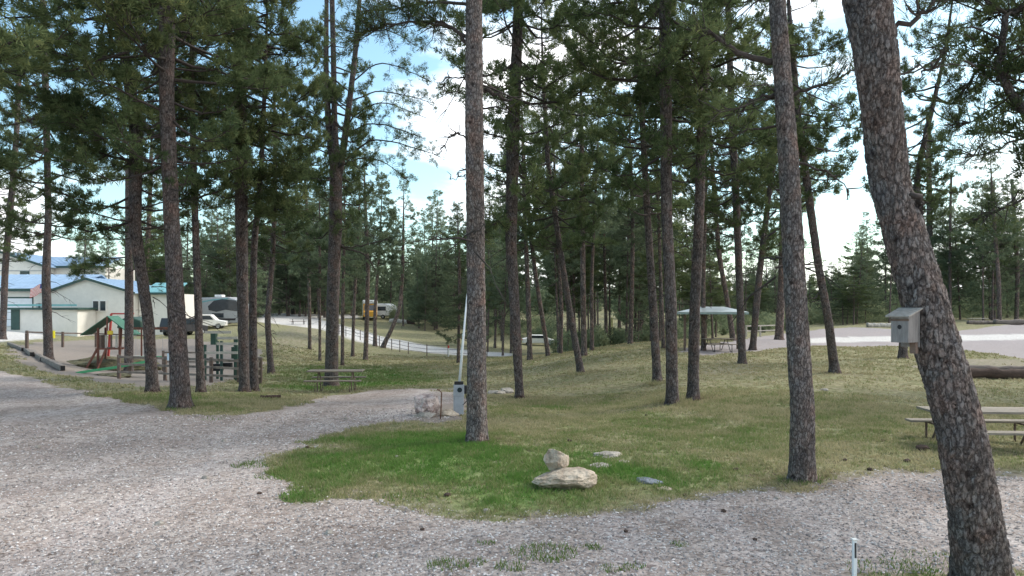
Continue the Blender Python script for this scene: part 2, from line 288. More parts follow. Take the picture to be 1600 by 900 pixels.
# the ground as one polar sheet, cut along the borders of the gravel and the roads
az = np.concatenate([np.arange(-180, -50, 4.), np.arange(-50, 50.01, .26), np.arange(54, 180, 4.)]) * math.pi / 180
rr_ = np.concatenate([[.0, 1, 2, 3, 4], np.geomspace(5, 300, 235), np.geomspace(330, 1500, 12)])
AZ, RR = np.meshgrid(az, rr_); GX = np.sin(AZ) * RR; GY = np.cos(AZ) * RR; GZ = height(GX, GY)
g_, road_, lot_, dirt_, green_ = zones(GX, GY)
nr, na = AZ.shape
idx = np.arange(nr * na).reshape(nr, na)
q = np.stack([idx[:-1, :], np.roll(idx, -1, 1)[:-1, :], np.roll(idx, -1, 1)[1:, :], idx[1:, :]], -1).reshape(-1, 4)[:, ::-1]
def ground_mat():
    m = bpy.data.materials.new('campground_earth'); m.use_nodes = True; t = m.node_tree; n = t.nodes.new; l = t.links.new
    b = t.nodes['Principled BSDF']; b.inputs['Roughness'].default_value = .95; b.inputs['Specular IOR Level'].default_value = .1
    c = n('ShaderNodeTexCoord'); P = c.outputs['Object']
    def noise(s, d=6, ro=.6):
        z = n('ShaderNodeTexNoise'); z.inputs['Scale'].default_value = s; z.inputs['Detail'].default_value = d; z.inputs['Roughness'].default_value = ro; l(P, z.inputs[0]); return z.outputs[0]
    def rampn(src, stops):
        r = n('ShaderNodeValToRGB'); e = r.color_ramp.elements
        e[0].position, e[0].color = stops[0][0], (*stops[0][1], 1); e[1].position, e[1].color = stops[-1][0], (*stops[-1][1], 1)
        for p, cc in stops[1:-1]: k = e.new(p); k.color = (*cc, 1)
        l(src, r.inputs[0]); return r.outputs[0]
    def mix(f, a, b_, mode='MIX'):
        x = n('ShaderNodeMix'); x.data_type = 'RGBA'; x.blend_type = mode
        if isinstance(f, float): x.inputs[0].default_value = f
        else: l(f, x.inputs[0])
        for s, i in ((a, 6), (b_, 7)):
            if isinstance(s, tuple): x.inputs[i].default_value = (*s, 1)
            else: l(s, x.inputs[i])
        return x.outputs[2]
    def math_(op, a, b_=0.0, cl=False):
        x = n('ShaderNodeMath'); x.operation = op; x.use_clamp = cl
        for s, i in ((a, 0), (b_, 1)):
            if isinstance(s, (int, float)): x.inputs[i].default_value = s
            else: l(s, x.inputs[i])
        return x.outputs[0]
    def A_(nm): a = n('ShaderNodeAttribute'); a.attribute_name = nm; return a.outputs['Fac']
    vor = n('ShaderNodeTexVoronoi'); vor.inputs['Scale'].default_value = 26; l(P, vor.inputs[0])
    vor2 = n('ShaderNodeTexVoronoi'); vor2.inputs['Scale'].default_value = 11; l(P, vor2.inputs[0])
    fine = noise(60, 3); mid = noise(5.5, 8, .7); big = noise(.55, 5, .6); big2 = noise(.17, 4)
    # grass: dry khaki, thatch and short green
    dry = rampn(mid, [(.3, (.10, .09, .05)), (.5, (.23, .21, .12)), (.7, (.41, .365, .24))])
    grn = rampn(mid, [(.3, (.05, .10, .03)), (.5, (.13, .205, .06)), (.7, (.25, .32, .12))])
    gf = math_('ADD', math_('MULTIPLY', A_('green'), .9), math_('MULTIPLY', math_('SUBTRACT', noise(1.6, 7, .7), .45), 1.6), True)
    grass = mix(gf, dry, grn)
    soil = rampn(mid, [(.3, (.19, .155, .125)), (.7, (.34, .29, .24))])
    bare = rampn(noise(1.3, 6, .65), [(.56, (0, 0, 0)), (.68, (.75, .75, .75))])
    grass = mix(bare, grass, mix(.5, grass, soil))
    # crushed stone: bluish grey where driven, pinker at the edges, each stone its own tone
    gv = rampn(vor.outputs['Color'], [(0, (.16, .145, .14)), (.5, (.385, .345, .32)), (1, (.66, .61, .575))])
    gp = rampn(vor2.outputs['Color'], [(0, (.30, .25, .225)), (1, (.50, .435, .40))])
    grv = mix(.35, gv, gp)
    grv = mix(1.0, grv, rampn(big, [(.35, (.88, .83, .8)), (.65, (1.1, 1.1, 1.1))]), 'MULTIPLY')
    grv = mix(1.0, grv, rampn(mid, [(.3, (.5, .46, .43)), (.47, (1, 1, 1)), (.7, (1.16, 1.16, 1.16))]), 'MULTIPLY')
    tm = n('ShaderNodeMapping'); tm.inputs['Rotation'].default_value = (0, 0, R(-32)); tm.inputs['Scale'].default_value = (1.1, .09, 1); l(P, tm.inputs[0]); tn = n('ShaderNodeTexNoise'); tn.inputs['Scale'].default_value = 1; tn.inputs['Detail'].default_value = 5; l(tm.outputs[0], tn.inputs[0])
    grv = mix(1.0, grv, rampn(tn.outputs[0], [(.38, (.9, .885, .875)), (.5, (1, .99, .98)), (.62, (1.1, 1.1, 1.12))]), 'MULTIPLY')
    grv = mix(rampn(noise(3.4, 7, .72), [(.6, (0, 0, 0)), (.68, (.75, .75, .75))]), grv, mix(.4, soil, grv))
    edge = math_('SUBTRACT', 1.0, math_('ABSOLUTE', math_('SUBTRACT', math_('MULTIPLY', A_('gravel'), 2.0), 1.0)), cl=True)
    gm = math_('ADD', A_('gravel'), math_('MULTIPLY', math_('SUBTRACT', mid, .5), 1.6))
    gm = rampn(gm, [(.42, (0, 0, 0)), (.58, (1, 1, 1))])
    base = mix(gm, grass, grv)
    dirtc = mix(.5, soil, mix(fine, (.2, .17, .15), (.36, .32, .29)))
    base = mix(rampn(math_('ADD', A_('dirt'), math_('MULTIPLY', math_('SUBTRACT', mid, .5), .9)), [(.35, (0, 0, 0)), (.65, (1, 1, 1))]), base, dirtc)
    lotc = mix(big2, rampn(mid, [(.3, (.25, .215, .205)), (.7, (.4, .355, .34))]), (.33, .3, .3))
    base = mix(rampn(math_('ADD', A_('lot'), math_('MULTIPLY', math_('SUBTRACT', mid, .5), .5)), [(.3, (0, 0, 0)), (.7, (1, 1, 1))]), base, lotc)
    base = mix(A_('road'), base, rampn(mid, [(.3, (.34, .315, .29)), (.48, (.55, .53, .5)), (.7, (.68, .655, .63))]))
    # worn dirt collar where gravel meets grass
    base = mix(math_('MULTIPLY', edge, rampn(noise(2.2, 5), [(.4, (0, 0, 0)), (.6, (.8, .8, .8))])), base, soil)
    l(base, b.inputs['Base Color'])
    bp = n('ShaderNodeBump'); bp.inputs['Strength'].default_value = .8; bp.inputs['Distance'].default_value = .03
    hh = math_('ADD', math_('MULTIPLY', vor.outputs['Distance'], -.5), math_('ADD', math_('MULTIPLY', fine, .4), mid))
    l(hh, bp.inputs['Height']); l(bp.outputs[0], b.inputs['Normal'])
    return m
EARTH = ground_mat()
flat = lambda a: a.ravel()[q].mean(1)
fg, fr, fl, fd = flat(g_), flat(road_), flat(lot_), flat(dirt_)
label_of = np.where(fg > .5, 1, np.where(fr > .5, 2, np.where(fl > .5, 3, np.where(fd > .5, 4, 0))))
V = np.stack([GX, GY, GZ], -1).reshape(-1, 3)
for code, nm in ((0, 'ground'), (1, 'gravel_road'), (2, 'far_road_and_sunlit_strip'), (3, 'gravel_lot'), (4, 'playground_dirt')):
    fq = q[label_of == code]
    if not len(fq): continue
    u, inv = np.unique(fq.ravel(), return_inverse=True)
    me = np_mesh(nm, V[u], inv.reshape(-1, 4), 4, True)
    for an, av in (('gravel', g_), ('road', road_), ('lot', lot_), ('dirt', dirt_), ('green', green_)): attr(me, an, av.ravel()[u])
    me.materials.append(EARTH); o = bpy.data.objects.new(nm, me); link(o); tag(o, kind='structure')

# ------------------------------------------------------------------ pines
def unit(v): return v / np.maximum(np.linalg.norm(v, axis=-1, keepdims=True), 1e-9)
def tubes(polys, nside=4):
    """polys: list of (pts (k,3), radii (k,)) -> verts, quads"""
    vs, fs, b = [], [], 0
    ang = np.arange(nside) * 2 * math.pi / nside; ca, sa = np.cos(ang)[None, :, None], np.sin(ang)[None, :, None]
    for P, r in polys:
        P = np.asarray(P, float); r = np.asarray(r, float); k = len(P)
        t = unit(np.gradient(P, axis=0)); ref = np.array([.31, .17, .93]) if abs(t[0, 2]) < .8 else np.array([1., .2, 0])
        a = unit(np.cross(t, ref)); bb = np.cross(t, a)
        ring = P[:, None] + (a[:, None] * ca + bb[:, None] * sa) * r[:, None, None]
        vs.append(ring.reshape(-1, 3)); i = np.arange(k - 1)[:, None] * nside + b; j = np.arange(nside)[None]; j2 = (j + 1) % nside
        fs.append(np.stack([i + j, i + j2, i + nside + j2, i + nside + j], -1).reshape(-1, 4)); b += k * nside
    return np.concatenate(vs), np.concatenate(fs)
def needles(C_, AX, tintv, rng, n=14, L_=.17, wd=.016):
    n0 = len(C_); D = unit(AX[:, None] * .75 + rng.normal(size=(n0, n, 3)) * .62)
    S = unit(np.cross(D, rng.normal(size=(n0, n, 3)))) * wd * .5
    c = np.repeat(C_[:, None], n, 1) + D * .012
    ln = L_ * rng.uniform(.65, 1.1, (n0, n, 1))
    vs = np.stack([c - S * .7, c + D * ln * .55 + S * 1.15, c + D * ln - S * .4], 2).reshape(-1, 3)
    fs = np.arange(len(vs)).reshape(-1, 3); tv = np.repeat(tintv, n * 3) + rng.normal(size=len(vs)) * .04
    return vs, fs, np.clip(tv, 0, 1)
def grow(axis_f, H, c0, rng, nb=70, Lmax=2.6, shape='open', sub=1.0, dens=1.0, dead=14, needle=(14, .17, .017), zlow=2.0, up=.25):
    """branches and needle tufts round a trunk; axis_f(h) gives its centre line. Returns wood polys and needle arrays."""
    wood, C_, AX, TN = [], [], [], []
    hs = np.sort(rng.uniform(c0, H, nb)); azb = rng.uniform(0, 7)
    for h in hs:
        t = (h - c0) / (H - c0); azb += 2.4 + rng.normal() * .5
        if shape == 'cone': Lb = Lmax * (1.02 - t) ** .8 * rng.uniform(.65, 1.1)
        elif shape == 'round': Lb = Lmax * math.sin(math.pi * min(1, .18 + .82 * t)) ** .6 * rng.uniform(.55, 1.15)
        else: Lb = Lmax * (.55 + .6 * math.sin(math.pi * min(1, t * .95 + .05))) * (1 if t < .75 else (1.05 - t) / .3 * .9 + .1) * rng.uniform(.5, 1.1)
        Lb = max(Lb, .35); el = up * rng.uniform(-.9, 1.1) + .9 * max(0, t - .6)
        d = np.array([math.cos(azb) * math.cos(el), math.sin(azb) * math.cos(el), math.sin(el)])
        k = 6; s = np.linspace(0, 1, k)[:, None]; droop = rng.uniform(-.05, .3) * Lb
        P = axis_f(h) + d * Lb * s + np.array([0, 0, 1]) * (-droop * np.sin(s * math.pi * .8) + .12 * Lb * s ** 3) + rng.normal(size=(k, 3)) * .035 * Lb * s
        wood.append((P, np.linspace(.012 + .013 * Lb, .006, k)))
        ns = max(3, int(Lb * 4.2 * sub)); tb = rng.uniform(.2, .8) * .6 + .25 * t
        for j in range(ns):
            u = 1 - (j / ns) * rng.uniform(.62, .75); i = min(int(u * (k - 1)), k - 2); f = u * (k - 1) - i; p = P[i] * (1 - f) + P[i + 1] * f
            dd = unit(P[i + 1] - P[i]); sd_ = unit(np.cross(dd, [0, 0, 1]) * (1 if j % 2 else -1) + dd * rng.uniform(.4, 1.2) + np.array([0, 0, rng.uniform(-.1, .5)]) + rng.normal(size=3) * .2)
            l2 = Lb * rng.uniform(.12, .3) * (1.25 - u * .6) + .1
            if j == 0: p = P[-2]; sd_ = dd; l2 = .2 + .08 * Lb
            p2 = p + sd_ * l2 * .55 + np.array([0, 0, .02]); p3 = p + sd_ * l2 + np.array([0, 0, .06 * l2 + rng.uniform(0, .08)])
            wood.append((np.array([p, p2, p3]), np.array([.011, .008, .005])))
            m = max(2, int(l2 * 7 * dens)); q_ = rng.uniform(.35, 1.05, m)[:, None]
            cc = p + (p3 - p) * q_ + rng.normal(size=(m, 3)) * .05
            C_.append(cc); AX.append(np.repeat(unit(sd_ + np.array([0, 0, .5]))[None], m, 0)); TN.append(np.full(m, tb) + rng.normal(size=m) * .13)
    for j in range(dead):
        h = rng.uniform(zlow, max(c0 + (H - c0) * .35, zlow + .5)); a = rng.uniform(0, 7); Lb = rng.uniform(.25, 1.5); el = rng.uniform(-.45, .25)
        d = np.array([math.cos(a) * math.cos(el), math.sin(a) * math.cos(el), math.sin(el)]); s = np.linspace(0, 1, 5)[:, None]
        P = axis_f(h) + d * Lb * s + np.array([0, 0, -1]) * .18 * Lb * s ** 2 + rng.normal(size=(5, 3)) * .04 * Lb * s
        wood.append((P, np.linspace(.016, .004, 5)))
        if Lb > .7:
            for jj in (2, 3): e = P[jj] + unit(d + rng.normal(size=3) * .6) * Lb * .3; wood.append((np.array([P[jj], (P[jj] + e) / 2 + rng.normal(size=3) * .02, e]), np.array([.008, .006, .003])))
    return wood, np.concatenate(C_), np.concatenate(AX), np.concatenate(TN), needle
def wood_obj_mesh(name, wood, m, nside=4):
    v, f = tubes(wood, nside); me = np_mesh(name, v, f, 4, True); attr(me, 'plate', np.ones(len(v))); me.materials.append(m); return me
def crown_mesh(name, C_, AX, TN, needle, rng, m):
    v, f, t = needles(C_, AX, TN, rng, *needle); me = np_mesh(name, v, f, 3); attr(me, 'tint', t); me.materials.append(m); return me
def cells(u, v, seed, nu):
    """distance to nearest and second nearest cell point on a wrapped grid (bark plates)"""
    ui, vi = np.floor(u), np.floor(v); f1 = np.full(u.shape, 9.); f2 = f1.copy(); idv = np.zeros(u.shape)
    for du in (-1, 0, 1):
        for dv in (-1, 0, 1):
            cu, cv = ui + du, vi + dv; cw = np.mod(cu, nu)
            h1 = np.sin(cw * 127.1 + cv * 311.7 + seed) * 43758.5453; h1 -= np.floor(h1); h2 = np.sin(cw * 269.5 + cv * 183.3 + seed) * 24634.6345; h2 -= np.floor(h2)
            d = np.hypot(u - cu - .1 - .8 * h1, (v - cv - .1 - .8 * h2)); nearer = d < f1
            f2 = np.where(nearer, f1, np.minimum(f2, d)); idv = np.where(nearer, h1 * 7 % 1, idv); f1 = np.where(nearer, d, f1)
    return f1, f2, idv
def trunk_mesh(name, pts, rads, m, ns=16, dz=.6, relief=.0, plate=(9, .16), seed=0, flare=.6):
    """tapered trunk through points (bottom first), with raised bark plates when relief > 0"""
    pts = np.array(pts, float); rads = np.array(rads, float); s = np.concatenate([[0], np.cumsum(np.linalg.norm(np.diff(pts, axis=0), axis=1))])
    k = max(int(s[-1] / dz), 4); ss = np.linspace(0, s[-1], k)
    P = np.stack([np.interp(ss, s, pts[:, i]) for i in range(3)], 1)
    for _ in range(max(1, int(.5 / dz * 2))): P[1:-1] = (P[:-2] + P[1:-1] * 2 + P[2:]) / 4
    rd = np.interp(ss, s, rads) * (1 + flare * np.exp(-np.maximum(ss - .25, 0) / .18))
    a = np.arange(ns) * 2 * math.pi / ns; SS, AA = np.meshgrid(ss, a, indexing='ij')
    rr = rd[:, None] * (1 + .05 * np.sin(AA * 2 + seed + SS * .3) + .04 * np.sin(AA * 3 + seed * 2 - SS * .5) + .13 * np.exp(-SS / .35) * np.cos(AA * 5 + seed))
    pl = np.ones(SS.shape)
    if relief:
        wr = vnoise(np.cos(AA) * 2.2 + SS * 4.1, np.sin(AA) * 2.2 + SS * 3.3, 1, seed); w2 = vnoise(np.cos(AA) * 2.6 - SS * 3.7, np.sin(AA) * 2.6 + SS * 4.9, 1, seed + 5); n0 = plate[0]
        uu = np.mod(AA / (2 * math.pi) * n0 + .55 * wr, n0); vv = SS / plate[1] + .7 * w2
        f1, f2, idv = cells(uu, vv, seed, n0); edge = np.clip((f2 - f1) / .22, 0, 1)
        f1b, f2b, _ = cells(np.mod(uu * 2 + .4 * w2, 2 * n0), vv * 2.1 + 7, seed + 3, 2 * n0)
        pl = edge ** .6 * (.45 + .55 * idv); rr = rr + relief * (pl - .6) + relief * .28 * (np.clip((f2b - f1b) / .3, 0, 1) - .5)
    V_ = np.stack([P[:, 0, None] + np.cos(AA) * rr, P[:, 1, None] + np.sin(AA) * rr, np.repeat(P[:, 2, None], ns, 1)], -1).reshape(-1, 3)
    i = np.arange(k - 1)[:, None] * ns; j = np.arange(ns)[None]; j2 = (j + 1) % ns
    f = np.stack([i + j, i + j2, i + ns + j2, i + ns + j], -1).reshape(-1, 4)
    me = np_mesh(name, V_, f, 4, True); attr(me, 'plate', pl.ravel()); me.materials.append(m); return me

# shared crowns and stems: 16 m tall, growing straight up from the origin
PROTO = []
straight = lambda h: np.array([0, 0, h])
for i, (c0, nb, Lm, shp, dens, dead) in enumerate([(5.4, 78, 2.6, 'open', 2.0, 26), (4.9, 86, 2.8, 'open', 1.9, 24), (6.0, 72, 2.4, 'round', 2.1, 30), (5.4, 66, 2.9, 'open', 1.9, 24),
                                              (1.4, 135, 3.0, 'cone', 1.2, 6), (2.4, 110, 2.7, 'cone', 1.25, 8), (6.6, 72, 2.2, 'round', 1.6, 22), (5.6, 68, 2.1, 'open', 1.5, 28)]):
    rg = np.random.default_rng(100 + i)
    wood, c, ax, tn, nd = grow(straight, 16.0, c0, rg, nb, Lm, shp, 1.0, dens, dead, (13, .2, .03) if i < 4 else (8, .25, .06))
    far = i >= 4
    limbs = wood_obj_mesh('limbs', [w_ for w_ in wood if not (far and len(w_[0]) == 3)], TWIG, 4 if not far else 3)
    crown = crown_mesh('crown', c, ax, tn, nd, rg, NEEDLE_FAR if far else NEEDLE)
    print('PROTO', i, len(c), len(crown.polygons), len(limbs.polygons))
    zt = np.linspace(-.4, 16, 9); wob = np.cumsum(rg.normal(size=(9, 2)) * .0, 0)
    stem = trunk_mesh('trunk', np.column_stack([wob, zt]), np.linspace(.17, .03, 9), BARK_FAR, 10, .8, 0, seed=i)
    PROTO.append((limbs, crown, stem))
def mesh_child(name, me, parent, kind=None):
    o = bpy.data.objects.new(name, me); o2 = link(o, parent)
    if name in ('limbs', 'needles'): o2['kind'] = 'stuff'
    return o2
def pine(pxs, w_px, d=None, label='', crownp=None, cz=1.0, near=0, group=None, name='pine_tree', Ht=16, cscale=1.0, relief=0, base=None, seed=None):
    """a pine whose stem passes through the given pixels (bottom first) at its own distance; w_px = stem widths there"""
    b = base or (G(*pxs[0]) if d is None else A(pxs[0][0], d)); D = b.y; seed = abs(seed if seed is not None else int(pxs[0][0]))
    rg = np.random.default_rng(seed)
    P = [Vector((0, 0, -.25))]; r = [w_px[0] / 2 / F * D]
    for k, ((px, py), wp) in enumerate(zip(pxs, w_px)):
        if k == 0: P.append(Vector((0, 0, 0)))
        else: w3 = W(px, py, D); P.append(w3 - b + Vector((0, rg.normal() * .12, 0)))
        r.append(wp / 2 / F * D)
    if P[-1].z < Ht - .5:
        dv = (P[-1] - P[-2]).normalized(); zt = P[-1].z; steps = 3
        for k in range(1, steps + 1):
            z = zt + (Ht - zt) * k / steps; dd = dv * ((z - P[-1].z) / max(dv.z, .5)); P.append(P[-1] + dd * 1.0); r.append(max(r[-1] * .62, .03) if k < steps else .025)
            dv = (dv + Vector((0, 0, .6))).normalized()
    root = empty(name, b, 0, label, 'tree', group)
    m = BARK_NEAR if near > 1 else BARK if near == 1 else BARK_FAR
    ns, dz = ((110, .014) if near > 2 else (56, .035) if near == 2 else (20, .12) if near == 1 else (12, .5))
    mesh_child('trunk', trunk_mesh('trunk', [tuple(v) for v in P], r, m, ns, dz, relief, (max(7, int(r[0] * 2 * 3.14 / .062)), .11), seed % 97, .22 if near > 1 else .4), root)
    if crownp is not None:
        li, cr, _ = PROTO[crownp]; k = Ht / 16
        # lean of the crown: from the stem where the crown starts to its tip
        zs = np.array([v.z for v in P]); xs = np.array([v.x for v in P]); ys = np.array([v.y for v in P]); za, zb = 6.5 * k, Ht * .95
        xa, xb = np.interp(za, zs, xs), np.interp(zb, zs, xs); ya, yb = np.interp(za, zs, ys), np.interp(zb, zs, ys)
        sx, sy = (xb - xa) / (zb - za), (yb - ya) / (zb - za); rz = rg.uniform(0, 6.28)
        T = Matrix.Translation((xa - sx * za, ya - sy * za, 0)) @ Vector((sx, sy, 1)).to_track_quat('Z', 'Y').to_matrix().to_4x4() @ Matrix.Rotation(rz, 4, 'Z') @ Matrix.Diagonal((cscale, cscale, k * cz, 1))
        for nm, me in (('limbs', li), ('crown', cr)):
            o = mesh_child(nm, me, root); o.matrix_local = T
    return root, P, r
def limb(root, pts, rads, dens=1.0, seed=1, leafy=.0, name='branch', needle=(16, .16, .014), twigs=12, tw=.5, m=None):
    """a big branch of its own, with side twigs; leafy 0..1 gives needle tufts along its outer share"""
    rg = np.random.default_rng(seed); P = np.array(pts, float); s = np.linspace(0, len(P) - 1, 14); Q = np.stack([np.interp(s, np.arange(len(P)), P[:, i]) for i in range(3)], 1)
    for _ in range(2): Q[1:-1] = (Q[:-2] + Q[1:-1] * 2 + Q[2:]) / 4
    Q[1:] += rg.normal(size=(13, 3)) * .02; rad = np.interp(np.linspace(0, 1, 14), np.linspace(0, 1, len(rads)), rads)
    wood = [(Q, rad)]; C_, AX, TN = [], [], []
    for j in range(twigs):
        u = rg.uniform(1 - leafy if leafy else .25, 1); i = min(int(u * 13), 12); p = Q[i]; dd = unit(Q[i + 1] - Q[i])
        sd_ = unit(dd * rg.uniform(.2, 1) + rg.normal(size=3) * .7 + np.array([0, 0, .15])); l2 = tw * rg.uniform(.4, 1.3)
        tp = np.array([p, p + sd_ * l2 * .5 + rg.normal(size=3) * .03, p + sd_ * l2 + np.array([0, 0, .1 * l2])]); wood.append((tp, np.array([.012, .008, .004])))
        if leafy:
            mct = max(2, int(l2 * 9 * dens)); qq = rg.uniform(.3, 1.05, mct)[:, None]; C_.append(p + (tp[2] - p) * qq + rg.normal(size=(mct, 3)) * .07)
            AX.append(np.repeat(unit(sd_ + np.array([0, 0, .4]))[None], mct, 0)); TN.append(rg.uniform(.1, .6) + rg.normal(size=mct) * .12)
    o = mesh_child(name, wood_obj_mesh(name, wood, m or TWIG, 7), root)
    if leafy: mesh_child('needles', crown_mesh('needles', np.concatenate(C_), np.concatenate(AX), np.concatenate(TN), needle, rg, NEEDLE), o)
    return o
def rel(root, px, py, D): return tuple(W(px, py, D) - root.location)

# ------------------------------------------------------------------ the pines that stand out one by one
# leaning giant at the right
bigR, bigP, bigr = pine([(1536, 930), (1512, 800), (1482, 660), (1443, 480), (1425, 390), (1401, 280), (1379, 180), (1363, 90), (1347, 0), (1322, -140), (1300, -330)], [84, 75, 70, 69, 66, 60, 60, 63, 70, 60, 50], d=6.7,
    label='thick leaning pine with a birdhouse nailed to it at the right', near=3, relief=.026, Ht=12, seed=5)
# tall bare stem in the middle of the bright grass
midR, midP, midr = pine([(745, 690), (745, 560), (743, 400), (742, 200), (740, 0), (739, -150)], [32, 29, 27, 26, 24, 21], label='tall straight bare pine stem beside the white pipe and grey utility post', near=2, relief=.02, crownp=2, Ht=24, seed=6, cscale=1)
# straight stem right of the middle
rgtR, rgtP, rgtr = pine([(1252, 750), (1245, 640), (1237, 480), (1226, 250), (1213, 0), (1206, -160)], [36, 33, 31, 28, 24, 21], label='mottled pine at the gravel edge, between the stacked rocks and the leaning pine', near=2, relief=.02, crownp=2, Ht=20.5, seed=8, cscale=.9)
# forked pine behind the picnic table
D = G(518, 604).y
frkR, frkP, frkr = pine([(518, 604), (521, 480), (524, 350), (526, 285), (522, 200), (520, 90), (518, -60), (516, -160)], [21, 20, 21, 20, 9, 8, 7, 6], label='pine forking into three stems behind the picnic table', near=1, crownp=0, Ht=17, seed=9, cscale=.72)
for k, pts_ in enumerate(([(525, 300), (537, 240), (545, 180), (556, 90), (563, 0), (566, -90)], [(524, 290), (512, 200), (508, 110), (509, 0), (510, -90)])):
    P_ = [tuple(W(px, py, D) - frkR.location + Vector((0, (k - .5) * .3 * (i > 0), 0))) for i, (px, py) in enumerate(pts_)]
    mesh_child('forked_stem', trunk_mesh('forked_stem', P_, np.linspace(.16, .07, len(P_)), BARK, 14, .2, 0, seed=k, flare=0), frkR)
for k, (pts_, rad_, lf, tw_) in enumerate([
        ([(535, 215), (575, 190), (620, 200), (660, 215)], .04, .6, .5), ([(540, 250), (580, 215), (630, 225), (690, 245)], .045, .5, .55), ([(545, 160), (590, 140), (640, 150), (688, 165)], .035, .6, .55),
        ([(538, 200), (570, 165), (610, 160), (668, 185)], .04, .55, .5), ([(548, 130), (590, 95), (640, 110), (672, 128)], .035, .6, .5), ([(530, 262), (560, 245), (600, 250), (640, 285)], .04, .6, .6),
        ([(555, 60), (590, 40), (625, 55), (655, 75)], .03, .7, .6), ([(510, 190), (480, 170), (450, 180), (430, 200)], .035, .6, .5), ([(512, 240), (480, 225), (450, 235), (425, 225)], .035, .6, .5)]):
    limb(frkR, [rel(frkR, px, py, D + (k % 3 - 1) * .5 * i) for i, (px, py) in enumerate(pts_)], [rad_, rad_ * .3], 1.3, 40 + k, lf, twigs=18, tw=tw_, needle=(15, .2, .02))
limb(frkR, [rel(frkR, *p, D) for p in ((528, 383), (545, 390), (565, 393), (580, 410), (588, 425))], [.05, .02], 1, 3, 0, twigs=6, tw=.5)
limb(frkR, [rel(frkR, *p, D) for p in ((528, 388), (560, 385), (590, 378), (610, 370))], [.04, .012], 1, 4, 0, twigs=8, tw=.5)
# the middle pine's arching limb at the left, and its dead snags
D = midR.location.y
limb(midR, [rel(midR, *p, D) for p in ((738, 86), (728, 66), (712, 46), (690, 38), (665, 38), (645, 36))], [.045, .02], 1.0, 21, .5, twigs=16, tw=.4)
limb(midR, [rel(midR, *p, D) for p in ((735, 60), (715, 45), (690, 36), (650, 30), (610, 40), (570, 50), (555, 60))], [.035, .012], 1.5, 22, .62, twigs=46, tw=.55, needle=(16, .15, .012))
limb(midR, [rel(midR, *p, D + .3) for p in ((735, 10), (700, 0), (650, 8), (600, 12), (560, 20))], [.035, .012], 1.5, 27, .7, twigs=44, tw=.5, needle=(16, .15, .012))
limb(midR, [rel(midR, *p, D) for p in ((738, 121), (720, 120), (700, 122), (690, 130))], [.02, .006], 1, 23, 0, twigs=8, tw=.25)
limb(midR, [rel(midR, *p, D) for p in ((738, 218), (722, 214), (708, 206), (690, 232), (683, 246))], [.02, .005], 1, 24, 0, twigs=14, tw=.28)
limb(midR, [rel(midR, *p, D) for p in ((738, 266), (720, 276), (700, 282))], [.014, .004], 1, 25, 0, twigs=6, tw=.2)
limb(midR, [rel(midR, *p, D) for p in ((750, 140), (772, 145), (798, 160))], [.05, .02], 1, 26, 0, twigs=4, tw=.2)
D = rgtR.location.y
limb(rgtR, [rel(rgtR, *p, D) for p in ((1222, 97), (1190, 97), (1150, 80), (1115, 52), (1085, 40))], [.06, .018], 1.2, 31, .45, twigs=26, tw=.4, needle=(16, .15, .012))
limb(rgtR, [rel(rgtR, *p, D) for p in ((1222, 140), (1190, 150), (1160, 168), (1130, 186))], [.03, .01], 1.2, 32, .5, twigs=14, tw=.4, needle=(16, .15, .012))
limb(rgtR, [rel(rgtR, *p, D) for p in ((1228, 155), (1260, 140), (1295, 128), (1335, 110))], [.035, .01], 1.2, 33, .6, twigs=22, tw=.4, needle=(16, .15, .012))
limb(rgtR, [rel(rgtR, *p, D) for p in ((1232, 250), (1265, 258), (1300, 275), (1330, 300))], [.025, .006], 1.0, 34, 0, twigs=9, tw=.3)
# limbs of the leaning giant
D = bigR.location.y
limb(bigR, [rel(bigR, *p, D) for p in ((1372, 55), (1425, 30), (1455, 12), (1480, -5))], [.03, .012], 1.2, 35, .6, twigs=16, tw=.25, needle=(16, .13, .008))
limb(bigR, [rel(bigR, *p, D) for p in ((1372, 122), (1430, 108), (1475, 102), (1530, 104))], [.012, .003], 1.2, 36, 0, twigs=8, tw=.14)
limb(bigR, [rel(bigR, *p, D) for p in ((1420, 300), (1436, 318), (1439, 330))], [.035, .02], 1.2, 37, 0, twigs=2, tw=.06)
# crooked limb reaching in at the top right corner belongs to a pine standing just outside the frame
crkR, crkP, crkr = pine([(1690, 740), (1685, 500), (1670, 300), (1660, 100), (1655, -100)], [40, 37, 33, 29, 25], d=12.2, label='pine just beyond the right edge with a crooked limb reaching in', near=1, crownp=3, Ht=14, seed=14, cscale=.75)
D = crkR.location.y
for k, (pts_, rd_, lf) in enumerate([([(1668, 250), (1620, 195), (1592, 165), (1568, 140), (1558, 105), (1566, 70), (1572, 20)], [.09, .05], 0), ([(1568, 70), (1540, 90), (1515, 130), (1498, 155)], [.025, .008], .6), ([(1560, 60), (1520, 40), (1480, 50), (1473, 95)], [.02, .006], .4),
        ([(1600, 140), (1565, 160), (1520, 190), (1480, 200)], [.02, .006], .5), ([(1640, 210), (1590, 215), (1545, 240), (1500, 250)], [.025, .006], .5), ([(1660, 300), (1600, 310), (1560, 330), (1520, 345)], [.03, .006], .5),
        ([(1570, 20), (1540, 0), (1500, -10), (1460, 10)], [.03, .006], .7), ([(1572, 25), (1600, 10), (1640, 0)], [.03, .01], .8), ([(1660, 120), (1620, 100), (1590, 70)], [.03, .01], .8), ([(1655, 60), (1610, 50), (1580, 20), (1540, 30)], [.03, .01], .8)]):
    limb(crkR, [rel(crkR, px, py, D + .25 * i * (1 if k % 2 else -1) * (k > 0)) for i, (px, py) in enumerate(pts_)], rd_, 1.2, 60 + k, lf, twigs=26, tw=.42, needle=(15, .15, .012), m=BARK if k == 0 else None)

